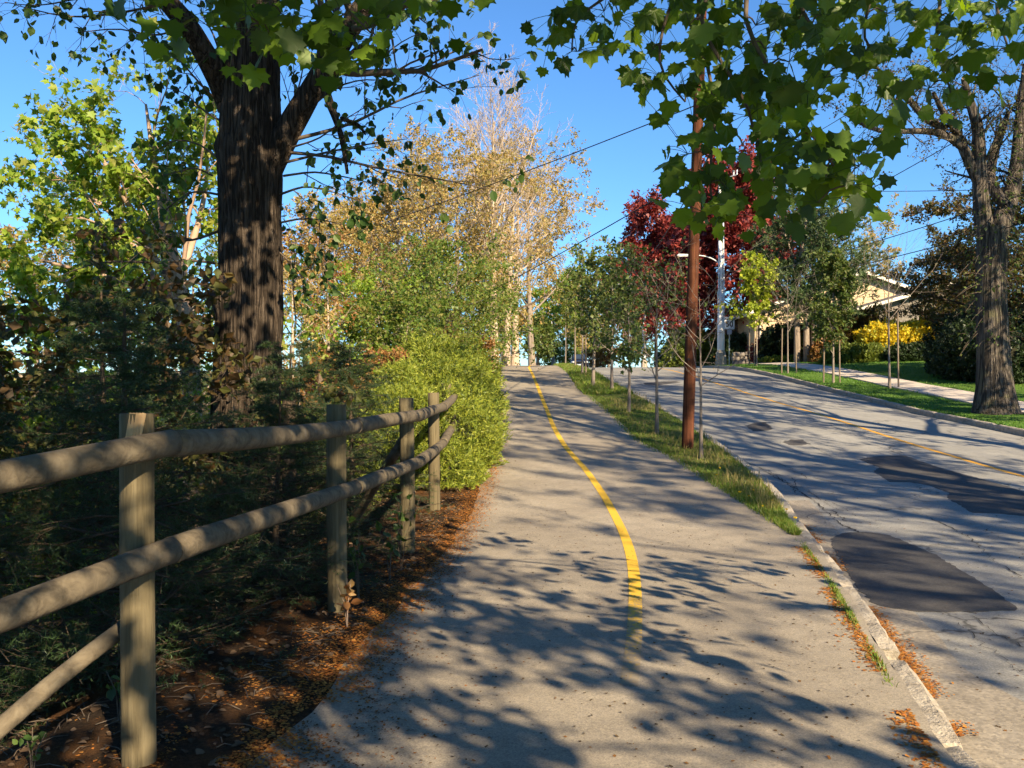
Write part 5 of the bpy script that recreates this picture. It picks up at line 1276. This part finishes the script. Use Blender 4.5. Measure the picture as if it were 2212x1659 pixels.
# ------------------------------------------------------------------ street saplings in the grass strip
STG = 'young street trees in the grass strip'
def sapling(x, y, h, r0, label, seed, leafm='street', nleaf=6, lsize=.085, spec=None, lean=(0, 0), kind='rhomb', stakes=(), group=STG, clear=.3, name='street_sapling', up=.06, ang=42, ratio=.34, sheath=True, n=(13, 6, 4)):
    (pts, rad), base = vert_stem(x, y, h, r0, seed, lean, .012, .15)
    sp_ = spec or [dict(n=n[0], t0=clear, t1=1.0, ang=ang, asd=9, ratio=ratio, fall=.45, k=6, up=up, wob=.10, rr=.5, tip=.3, sides=5),
                   dict(n=n[1], t0=.15, t1=1.0, ang=40, asd=12, ratio=.5, fall=.3, k=4, up=.03, wob=.14, rr=.55, tip=.4, sides=3),
                   dict(n=n[2], t0=.2, t1=1.0, ang=40, asd=12, ratio=.55, fall=.3, k=3, up=.0, wob=.18, rr=.6, tip=.5, sides=3)]
    o = tree(name, label, 'tree', base, [(pts, rad)], sp_, M['sapling'], M[leafm], nleaf, lsize, kind, seed, group, spread=.04, sides=8)
    for dx, dy, hh in stakes:
        z = float(H(x + dx, y + dy))
        a = Acc(); V, Fl = log_mesh((x + dx, y + dy, z - .2), (x + dx * .9, y + dy, z + hh), .032, .03, 8, 4, seed, .005, .03); a.add(V, Fl); a.build('stake', M['stake'], o, base, False)
    return o
bsp = [dict(n=13, t0=.42, t1=1.0, ang=48, asd=12, ratio=.62, fall=.35, k=8, up=.07, wob=.09, rr=.5, tip=.3, sides=5, rmin=.004), dict(n=4, t0=.2, t1=1.0, ang=38, asd=12, ratio=.45, fall=.3, k=5, up=.05, wob=.12, rr=.6, tip=.4, sides=4, rmin=.003), dict(n=3, t0=.3, t1=1.0, ang=35, asd=10, ratio=.45, fall=.3, k=3, up=.03, wob=.12, rr=.7, tip=.5, sides=3, rmin=.0025)]
sapling(3.20, 15.6, 2.75, .035, 'bare grey sapling right beside the wooden utility pole', 101, 'rust', 1, .03, bsp, (-.01, 0))
sapling(2.90, 18.5, 3.1, .042, 'half-leafed sapling with spreading bare twigs left of the utility pole', 102, 'street', 5, .075, None, clear=.36, ang=50, ratio=.46, n=(14, 6, 3))
sapling(2.76, 21.8, 3.2, .042, 'leafy sapling with a tuft of leaves low on its stem', 103, 'street', 6, .085, None, clear=.30, ratio=.36)
sapling(2.92, 27.0, 3.6, .05, 'leafy sapling third from the utility pole', 104, 'street', 7, .095, None, clear=.3, ratio=.34)
sapling(2.50, 28.6, 3.7, .06, 'leaning leafy sapling with a dense oval crown over the grass strip', 105, 'street', 9, .095, None, (.03, 0), clear=.3, ratio=.34, up=.08)
sapling(2.62, 34.5, 4.3, .045, 'narrow pointed sapling behind the leaning one with a stake', 106, 'bright', 6, .11, None, clear=.3, ratio=.26, up=.12, stakes=((.14, 0, 1.7),))
sapling(2.98, 43.5, 4.4, .04, 'thin sapling near the crest of the grass strip', 107, 'street', 4, .12, None, clear=.35, ratio=.26, up=.1)
sapling(3.0, 52, 4.2, .04, 'last thin sapling on the crest left of the car', 108, 'bright', 4, .13, None, clear=.4, ratio=.26, up=.1)
# tuft of low leaves on the third sapling
def tuft(x, y, z0, n, s, leafm, seed, parent_label, r=.22):
    rr = np.random.default_rng(seed); p = np.array([x, y, z0]) + rr.normal(0, 1, (n, 3)) * np.array([r, r, r * .8])
    a = Acc(); V, Fl = leaves(p, rr.normal(0, .6, (n, 3)) + [0, 0, -.6], rr.normal(0, .6, (n, 3)) + [0, -.4, .5], rr.uniform(.7, 1.3, n) * s, 'maple_low', rr); a.add(V, Fl)
    par = [o for o in bpy.data.objects if o.get('label') == parent_label][0]
    a.build('low_leaves', M[leafm], par, tuple(par.location), False)
tuft(2.72, 21.75, float(H(2.76, 21.8)) + 1.35, 110, .11, 'street', 3, 'leafy sapling with a tuft of leaves low on its stem', .2)
VG = 'young trees on the verge across the road'
def on_verge(px, py): return unproject(px * K22, py * K22, lambda x, y: H(x, y))
v = on_verge(1800, 826); sapling(v[0], v[1], 4.7, .05, 'dark green staked sapling on the verge in front of the house', 111, 'street', 12, .13, None, clear=.25, ratio=.32, stakes=((-.35, .1, 2.0), (.22, -.1, 1.9)), group=VG, name='verge_sapling', n=(18, 7, 4))
v = on_verge(1922, 838); sapling(v[0], v[1], 5.0, .05, 'bare pale sapling with one stake on the verge', 112, 'rust', 0, .05, bsp, stakes=((.32, 0, 2.7),), group=VG, name='verge_sapling')
v = on_verge(1634, 790); sapling(v[0], v[1], 5.2, .05, 'lime green staked sapling beside the speed sign', 113, 'limesap', 10, .15, None, clear=.35, ratio=.34, stakes=((-.4, 0, 2.2), (-.15, -.1, 2.3)), group=VG, name='verge_sapling', n=(15, 6, 4))
v = on_verge(1702, 806); sapling(v[0], v[1], 4.2, .045, 'thin bare staked sapling between the lime green and dark green ones', 114, 'street', 0, .08, bsp, stakes=((-.28, 0, 2.0), (.38, 0, 2.0)), group=VG, name='verge_sapling')

# ------------------------------------------------------------------ big elm at the right
def elm():
    D = 25.8
    E = lambda zx, zy, dd=0: P25(2160 + .3617 * zx, 160 + .3617 * zy, D + dd)
    b = np.array([(2150 * K22 - 512) / F * D, D]); z = float(H(b[0], b[1])); base = (b[0], b[1], z)
    st = [([(b[0] + .02, D, z - .3), (b[0], D, z + .35), P22(2146, 760, D), P22(2140, 640, D), P22(2142, 545, D), E(885, 1130)], [.74, .50, .43, .40, .41, .38]),
          ([E(850, 1200), E(815, 1050), E(800, 800), E(795, 600), E(790, 400), E(730, 280), E(690, 100)], [.27, .23, .20, .18, .155, .12, .08]),
          ([E(920, 1200), E(960, 1050), E(1010, 930, .3), E(1060, 750, .5), E(1072, 500, .6), E(1090, 300, .6), E(1120, 0, .6)], [.30, .27, .23, .20, .175, .14, .09]),
          ([E(790, 800), E(740, 700), E(690, 590), E(620, 430), E(545, 330, -.5), E(480, 200, -.8)], [.17, .155, .14, .11, .085, .05]),
          ([E(680, 570), E(620, 510), E(530, 465), E(400, 462), E(250, 465, -.8), E(120, 468, -1.2), E(0, 430, -1.5), E(-130, 350, -1.7)], [.13, .115, .10, .09, .075, .065, .05, .02]),
          ([E(570, 450), E(430, 390), E(340, 280), E(250, 170), E(160, 90), E(60, 0, -.5)], [.11, .10, .09, .07, .05, .03]),
          ([E(970, 970), E(900, 880), E(865, 800, .6), E(890, 640, 1), E(950, 460, 1.2), E(1000, 330, 1.2)], [.16, .15, .14, .13, .11, .06])]
    tree('elm_tree', 'large grey elm with several upright limbs at the right edge', 'tree', base, st,
         [dict(n=8, t0=.3, t1=1, ang=55, asd=14, ratio=.36, fall=.3, k=6, up=.05, wob=.13, rr=.25, tip=.3, sides=5, only=[1, 2, 3, 4, 5, 6]),
          dict(n=6, t0=.15, t1=1, ang=45, asd=14, ratio=.5, fall=.3, k=4, up=.0, wob=.18, rr=.5, tip=.4, sides=4),
          dict(n=4, t0=.2, t1=1, ang=45, asd=14, ratio=.5, fall=.3, k=3, up=-.05, wob=.2, rr=.6, tip=.5, sides=3, rmin=.006)],
         M['bark_elm'], M['copper'], 3, .07, 'rhomb', 121, sides=22, spread=.05)
    o = [o for o in bpy.data.objects if o.get('label', '').startswith('large grey elm')][0]
    r = np.random.default_rng(5)                       # shaggy epicormic shoots on the lower trunk
    n = 240; zz = r.uniform(z + 2.0, z + 8.6, n); a_ = r.uniform(0, 6.28, n)
    p0 = np.stack([b[0] - .05 + .36 * np.cos(a_), D + .36 * np.sin(a_), zz], 1); d = np.stack([np.cos(a_), np.sin(a_), r.uniform(-.9, .7, n)], 1)
    q = p0[:, None] + d[:, None] * (np.linspace(0, 1, 4)[None, :, None] * r.uniform(.25, .9, (n, 1, 1))) + np.array([0, 0, -.22]) * (np.linspace(0, 1, 4) ** 2)[None, :, None]
    w = Acc(); V, Fq = tubes(q, np.tile(np.linspace(.012, .005, 4), (n, 1)), 3); w.add(V, Fq); w.build('shoots', M['twig'], o, base)
    c = Acc(); V, Fl = leaves_on(r, q, 5, .085, 'rhomb', .5, spread=.06); c.add(V, Fl); c.build('shoot_leaves', M['street'], o, base, False)
elm()
# two more elms of the same row, right of the view; their shadows lie across the road
for i, (x, y, h, lb) in enumerate(((14.3, 12.5, 14, 'street elm just right of the view casting streaked shade on the road'), (13.6, 2.0, 14, 'street elm right of the photographer shading the near road'), (20.5, 15.5, 13, 'garden elm beyond the right edge shading the lawn'), (15.2, -6.5, 14, 'street elm behind the photographer across the road'))):
    (pts, rad), base = vert_stem(x, y, h, .42, 131 + i, (0, 0), .015)
    tree('elm_tree', lb, 'tree', base, [(pts, rad)], [dict(n=19, t0=.33, t1=1.0, ang=52, asd=10, ratio=.46, fall=.45, k=7, up=.06, wob=.1, rr=.45, tip=.25, sides=6),
         dict(n=7, t0=.2, t1=1.0, ang=45, asd=12, ratio=.5, fall=.35, k=5, up=.03, wob=.14, rr=.5, tip=.3, sides=4),
         dict(n=5, t0=.2, t1=1.0, ang=42, asd=12, ratio=.5, fall=.3, k=4, up=0, wob=.17, rr=.55, tip=.4, sides=3)], M['bark_elm'], M['copper'], 12, .19, 'tri', 131 + i, group='elms lining the far side of the road', spread=.08, droop=.3)

# ------------------------------------------------------------------ trees and shrubs around the house
wood('red_maple', 'smaller dark red maple behind the far street light', 1418, 90, 515, .2, decid(20, 9, 7, .06, 50, .50, .15, 0, .4), M['bark_dark'], M['red'], 24, .38, 141, group='red maples', spread=.25, zoff=-.2)
wood('red_maple', 'larger dark red maple behind the white street light', 1592, 68, 440, .22, decid(24, 10, 7, .06, 50, .50, .12, 0, .4), M['bark_dark'], M['red'], 24, .34, 142, group='red maples', spread=.22, zoff=-.2)
wood('copper_tree', 'dark coppery spreading tree behind the large elm', 2135, 38, 440, .2, [dict(n=24, t0=.12, t1=1.0, ang=70, asd=10, ratio=.56, fall=.5, k=7, up=.01, wob=.1, rr=.4, tip=.25, sides=6), dict(n=9, t0=.2, t1=1.0, ang=46, asd=12, ratio=.42, fall=.35, k=5, up=.0, wob=.14, rr=.5, tip=.3, sides=4, flat=.8), dict(n=6, t0=.15, t1=1.0, ang=42, asd=12, ratio=.5, fall=.3, k=3, up=0, wob=.16, rr=.55, tip=.4, sides=3, flat=.8)], M['bark_dark'], M['copper'], 18, .14, 143, spread=.07)
wood('copper_tree', 'dark brown-green tree at the right edge behind the elm trunk', 2290, 34, 380, .2, decid(20, 9, 6, .03, 60, .5, .12, 0, .4), M['bark_dark'], M['copper'], 16, .15, 144, spread=.08)
wood('copper_tree', 'brown-green tree behind the bare pale sapling', 2075, 47, 545, .18, decid(20, 9, 6, .02, 62, .5, .12, 0, .4), M['bark_dark'], M['copper'], 14, .15, 145, spread=.08)
def pine():
    D = 51.0; r = np.random.default_rng(151); xs = [(1722, 640), (1742, 640), (1758, 650)]
    x0 = (1740 * K22 - 512) / F * D; z = float(H(x0, D)); base = (x0, D, z)
    st = []
    tops = [(1748, 432, .0), (1690, 490, .6), (1810, 500, -.4)]
    for k, ((bx, _), (tx, ty, dd)) in enumerate(zip(xs, tops)):
        xb = (bx * K22 - 512) / F * D
        st.append(([(xb, D, z - .3), (xb, D, z + 2.2), (xb + .1 * (k - 1), D + dd * .5, z + 4), P22(tx, ty, D + dd)], [.19, .15, .12, .03]))
    o = thing('pine_tree', 'dark blue-green pine on three bare trunks in front of the house', 'tree', base)
    SP = []; SR = []; w = Acc()
    for pts, rad in st:
        q = smooth_poly(np.column_stack([np.array(pts, float), rad]), 12, 1); SP.append(q[:, :3]); SR.append(q[:, 3])
    SP = np.array(SP); SR = np.array(SR); V, Fq = tubes(SP, SR, 10); w.add(V, Fq); L = np.linalg.norm(np.diff(SP, axis=1), axis=2).sum(1)
    a1, r1, l1 = children(r, SP, SR, L, 24, .26, 1.0, 74, 10, .50, .45, 6, .05, .1, .35, .3); V, Fq = tubes(a1, r1, 5); w.add(V, Fq)
    a2, r2, l2 = children(r, a1, r1, l1, 8, .2, 1.0, 48, 12, .42, .3, 4, .08, .14, .5, .4); V, Fq = tubes(a2, r2, 3); w.add(V, Fq)
    a3, r3, l3 = children(r, a2, r2, l2, 4, .2, 1.0, 45, 12, .55, .3, 3, .08, .14, .6, .5)
    w.build('trunk', M['bark_grey'], o, base)
    n_ = 27; pi = np.repeat(np.arange(len(a3)), n_); m = len(pi); tt = r.random(m)[:, None] ** .6
    pos = a3[pi, 0] * (1 - tt) + a3[pi, 2] * tt; tan = unit(a3[pi, 2] - a3[pi, 0]); d = unit(tan * .8 + unit(r.normal(0, 1, (m, 3))) * .8 + [0, 0, .15])
    c = Acc(); V, Fl = leaves(pos, d, r.normal(0, 1, (m, 3)), r.uniform(.15, .26, m), 'wneedle', r); c.add(V, Fl); c.build('needles', M['pine'], o, base, False)
pine()
def bush(label, px, py, d, rx, ry, rz, mat, seed, n=2600, s=.2, nl=.14, name='garden_shrub', group='shrubs around the house'):
    x = (px * K22 - 512) / F * d
    return shrub(name, label, 'shrub', x, d, rx, ry, rz, n, s, M[mat], seed, group, nneed=7, nlen=nl * 1.1, lump=.6, zbase=-.05)
bush('yellow-flowering shrub arching below the copper tree', 1950, 740, 48, 2.1, 1.2, 1.75, 'yellowflower', 161, 3600, .26, .15)
bush('smaller yellow-flowering shrub left of the larger one', 1888, 745, 50, .9, .9, 1.6, 'yellowflower', 162, 1500, .2, .14)
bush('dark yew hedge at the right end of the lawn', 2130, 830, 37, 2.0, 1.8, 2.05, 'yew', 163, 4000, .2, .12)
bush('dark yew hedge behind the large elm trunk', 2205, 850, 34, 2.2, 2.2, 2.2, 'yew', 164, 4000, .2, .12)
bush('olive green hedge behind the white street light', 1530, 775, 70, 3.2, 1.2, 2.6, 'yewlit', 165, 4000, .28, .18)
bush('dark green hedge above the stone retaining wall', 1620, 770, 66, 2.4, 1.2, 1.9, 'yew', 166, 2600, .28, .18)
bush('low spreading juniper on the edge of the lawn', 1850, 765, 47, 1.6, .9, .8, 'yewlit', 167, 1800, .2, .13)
bush('dark rounded shrub below the house gable', 1830, 760, 52, 2.2, 1.4, 2.6, 'copper', 168, 3200, .25, .15)
bush('rusty shrub right of the pine trunks', 1790, 765, 50, .8, .7, 1.1, 'rust', 169, 1200, .2, .12)
bush('dark red low shrub under the pine', 1685, 770, 58, 1.6, .9, 1.5, 'red', 170, 1600, .2, .14)
bush('dark green shrub between the yellow shrub and the yew hedge', 1995, 780, 46, 1.6, .9, .7, 'yew', 171, 2200, .2, .12)
bush('pale yellow-green groundcover edging the lawn', 1745, 775, 54, 2.4, .5, .28, 'hedge', 172, 1600, .12, .10)
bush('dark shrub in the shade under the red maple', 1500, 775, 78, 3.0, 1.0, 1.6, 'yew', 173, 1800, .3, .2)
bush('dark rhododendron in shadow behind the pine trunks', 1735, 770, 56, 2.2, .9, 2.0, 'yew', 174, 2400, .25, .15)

# ------------------------------------------------------------------ grass
def blades(name, xs, ys, h, w, mat, r, lean=.45):
    m = len(xs); z = H(xs, ys) - .01; a_ = r.uniform(0, 6.28, m); hh = h * r.uniform(.5, 1.5, m); l = r.normal(0, lean, (m, 2)) * hh[:, None]
    d = np.stack([np.cos(a_), np.sin(a_)], 1) * w
    b0 = np.stack([xs - d[:, 0], ys - d[:, 1], z], 1); b1 = np.stack([xs + d[:, 0], ys + d[:, 1], z], 1)
    mid0 = np.stack([xs - d[:, 0] * .7 + l[:, 0] * .4, ys - d[:, 1] * .7 + l[:, 1] * .4, z + hh * .6], 1); mid1 = np.stack([xs + d[:, 0] * .7 + l[:, 0] * .4, ys + d[:, 1] * .7 + l[:, 1] * .4, z + hh * .6], 1)
    tp = np.stack([xs + l[:, 0], ys + l[:, 1], z + hh], 1)
    V = np.stack([b0, b1, mid1, mid0, tp], 1).reshape(-1, 3); i = np.arange(m)[:, None] * 5
    a = Acc(); a.add(V, [i + np.array([[0, 1, 2, 3]]), i + np.array([[3, 2, 4]])]); return a
r = np.random.default_rng(201)
def strip_pts(n, y0, y1, p):
    y = y0 + (y1 - y0) * r.random(n) ** p; e = r.normal(0, .03, n); t_ = r.random(n); a_ = pr(y) - .02 + e; b_ = kl(y) - .15
    return a_ + (b_ - a_) * t_, y
x, y = strip_pts(29000, 9.35, 30, 1.35); k = (kl(y) - .15 - pr(y)) > .03; x, y = x[k], y[k]
hf = .04 + .035 * fbm(x * 1.3, y * .9)
a = blades('grass', x, y, hf, .0045, M['grass'], r); stuff(tag(a.build('grass', M['grass']), 'green grass covering the strip between path and kerb', 'grass'))
x, y = strip_pts(17000, 26, 60, 1.3); a = blades('grass', x, y, .12, .012, M['grass'], r); stuff(tag(a.build('grass', M['grass']), 'far green grass up the strip towards the crest', 'grass'))
y = r.uniform(11, 46, 9000); x = pr(y) + (kl(y) - .15 - pr(y)) * np.clip(r.normal(.62, .25, 9000), 0, 1); k = fbm(x * .8, y * .35 + 3) > .5; x, y = x[k], y[k]
a = blades('dry_grass', x, y, .125, .005, M['drygrass'], r, .3); stuff(tag(a.build('dry_grass', M['drygrass']), 'taller dry straw-coloured grass in the strip', 'grass'))
n = 22000; y = r.uniform(17, 58, n); x = kr(y) + .12 + np.abs(r.random(n)) ** 1.4 * 13; k = ~((x > kr(y) + 2.15) & (x < kr(y) + 3.65)); x, y = x[k], y[k]
a = blades('lawn_grass', x, y, .055, .014, M['lawnblade'], r); stuff(tag(a.build('lawn_grass', M['lawnblade']), 'short green lawn grass across the road', 'grass'))
# weeds along the kerb back
y = np.concatenate([r.normal(7.0, .35, 500), r.normal(6.3, .15, 200), r.normal(5.3, .2, 160), r.normal(8.6, .3, 300)]); x = kl(y) - .17 - np.abs(r.normal(0, .025, len(y)))
a = blades('weeds', x, y, .035, .004, M['grass'], r); stuff(tag(a.build('weeds', M['grass']), 'sparse weeds sprouting behind the broken kerb', 'grass'))

# dandelions
M['petal'] = simple('dandelion_petal', [(.75, .50, .01), (.85, .60, .02)], 40, bs=0)
dst = None
for i, (px, py) in enumerate(((1882, 1228), (1872, 1246), (1968, 1284), (1850, 1240), (1906, 1270), (1790, 1190), (1800, 1175), (1990, 1310), (1930, 1255))):
    g = unproject(px * .4, py * .4 + 6, H); zz = float(H(*g))
    o = thing('dandelion', 'yellow dandelion in bloom at the near tip of the grass strip', 'flower', (g[0], g[1], zz), 'dandelions in the grass strip')
    if dst is None:
        ac = Acc(); V, Fq = tubes(np.array([[(0, 0, 0), (.005, 0, .06), (.008, 0, .12)]]), np.array([[.002, .002, .002]]), 5); ac.add(V, Fq); m1 = ac.mesh('stem', M['grass'])
        rr = np.random.default_rng(4); n_ = 40; an = rr.uniform(0, 6.28, n_); d = np.stack([np.cos(an), np.sin(an), rr.uniform(.1, 1.2, n_)], 1)
        ac = Acc(); V, Fl = leaves(np.tile([[.008, 0, .12]], (n_, 1)), d, rr.normal(0, 1, (n_, 3)), rr.uniform(.014, .022, n_), 'rhomb', rr); ac.add(V, Fl); m2 = ac.mesh('flower_head', M['petal']); dst = (m1, m2)
    link('stem', dst[0], o); link('flower_head', dst[1], o); o.rotation_euler.z = i * 1.3; o.scale = [.75 + .1 * (i % 4)] * 3

# broad-leaved seedlings by the fence
for i, (x, y, h) in enumerate(((-1.12, 6.75, .5), (-.98, 7.4, .45), (-.95, 7.9, .6), (-1.2, 7.2, .55), (-1.08, 6.05, .32), (-1.85, 4.35, .3), (-1.5, 3.4, .14), (-1.95, 3.75, .2), (-1.02, 8.3, .6))):
    rr = np.random.default_rng(300 + i); zz = float(H(x, y)); w = Acc(); c = Acc()
    o = thing('seedling', ['thin seedling with broad leaves rising beside the second post', 'leafy seedling between the second and third posts', 'tall leafy seedling left of the third post', 'spindly seedling behind the second post', 'reddish seedling at the foot of the second post', 'green seedling under the diagonal brace', 'tiny green seedling at the foot of the nearest post', 'small green seedling left of the nearest post', 'tall thin seedling at the foot of the third post'][i], 'plant', (x, y, zz), 'seedlings along the fence')
    q = []
    for k in range(3):
        l = rr.normal(0, .12, 2); q.append([(0, 0, -.02), (l[0] * .4 * h, l[1] * .4 * h, h * .5), (l[0] * 1.6 * h, l[1] * h, h * rr.uniform(.8, 1.1))])
    q = np.array(q); V, Fq = tubes(q, np.tile([.004, .003, .002], (3, 1)), 5); w.add(V, Fq); w.build('stem', M['bark_pink'] if i == 4 else M['twig'], o)
    V, Fl = leaves_on(rr, q, 5, .07 if h > .25 else .035, 'ovate', .3, t0=.4, spread=.015); c.add(V, Fl); c.build('leaves', M['maple_small'] if i != 4 else M['rust'], o, smooth=False)

# ------------------------------------------------------------------ litter
def flakes(x, y, zf, s, mat, name, label, r, tilt=.25, off=.004, kind='flake'):
    m = len(x); z = zf(x, y) + off; n_ = np.stack([r.normal(0, tilt, m), r.normal(0, tilt, m), np.ones(m)], 1); a_ = r.uniform(0, 6.28, m)
    V, Fl = leaves(np.stack([x, y, z], 1), np.stack([np.cos(a_), np.sin(a_), np.zeros(m)], 1), n_, s * r.uniform(.5, 1.6, m), kind, r, .4); a = Acc(); a.add(V, Fl)
    return stuff(tag(a.build(name, mat, smooth=False), label, 'litter'))
gz = lambda x, y: H(x, y) + .004
n = 34000; y = 3 + 19 * r.random(n) ** 1.4; u_ = np.abs(r.normal(0, .30, n)) * np.interp(y, [3, 6, 10, 22], [1.2, 1.0, .9, .5]); x = pl(y) + .14 - u_ + np.clip(r.normal(0, .08, n), -.2, .25)
k = fbm(x * 2.2 + 3, y * 1.6) > .31; flakes(x[k], y[k], gz, .0115, M['litter'], 'orange_litter', 'orange fallen maple flowers along the left path edge', r)
n = 9000; y = 2.5 + 8.5 * r.random(n); x = kl(y) + .02 + np.abs(r.normal(0, .06, n)) + .05 * (fbm(y * 2, y * 0) - .3); k = (fbm(y * 1.2, y * 0 + 5) > .38)
flakes(x[k], y[k], lambda x, y: road_z(x, y) + .006, .012, M['litter'], 'orange_litter', 'orange fallen maple flowers in the gutter below the kerb', r)
n = 3500; y = 2.5 + 6.5 * r.random(n); x = kl(y) - .17 - np.abs(r.normal(0, .06, n)); k = fbm(y * 1.5, y * 0 + 8) > .4
flakes(x[k], y[k], path_z, .014, M['litter'], 'orange_litter', 'orange litter gathered behind the broken kerb', r)
n = 2600; y = 3 + 13 * r.random(n) ** 1.3; x = pl(y) + (pr(y) - pl(y)) * r.random(n); flakes(x, y, path_z, .0105, M['speck'], 'path_litter', 'tiny dark flecks of litter scattered over the path', r)
n = 15000; y = 3.0 + 8.5 * r.random(n) ** 1.2; x = pl(y) - .12 + np.abs(r.normal(0, .26, n)) * np.interp(y, [3, 5, 8, 12], [1.5, 1.1, .7, .4]); k = fbm(x * 3 + 7, y * 2.2 + 3) > .40
flakes(x[k], y[k], path_z, .0085, M['dirt'], 'path_edge_dirt', 'brown crumbs of dirt and flowers spilling onto the left path edge', r)
n = 1200; y = 4 + 10 * r.random(n); x = kl(y) + .3 + 3 * r.random(n); flakes(x, y, road_z, .012, M['speck'], 'road_litter', 'tiny dark flecks of litter scattered over the road', r)
n = 3600; y = 2.6 + 12 * r.random(n); x = pl(y) - .1 - 2.2 * r.random(n); flakes(x, y, gz, .036, M['dead'], 'dead_leaves', 'dead brown leaves on the soil under the fence', r, .5, .012, 'ovate')
n = 420; y = 2.6 + 9 * r.random(n); x = pl(y) - .05 - 1.4 * r.random(n); a_ = r.uniform(0, 3.14, n); l = r.uniform(.025, .10, n)
q = np.stack([np.stack([x - np.cos(a_) * l, y - np.sin(a_) * l, H(x, y) + .012], 1), np.stack([x, y, H(x, y) + .025], 1), np.stack([x + np.cos(a_) * l, y + np.sin(a_) * l, H(x, y) + .014], 1)], 1)
a = Acc(); V, Fq = tubes(q, np.tile([.003, .0025, .0015], (n, 1)), 4); a.add(V, Fq); stuff(tag(a.build('fallen_twigs', M['twig']), 'fallen twigs scattered on the soil under the fence', 'twigs'))
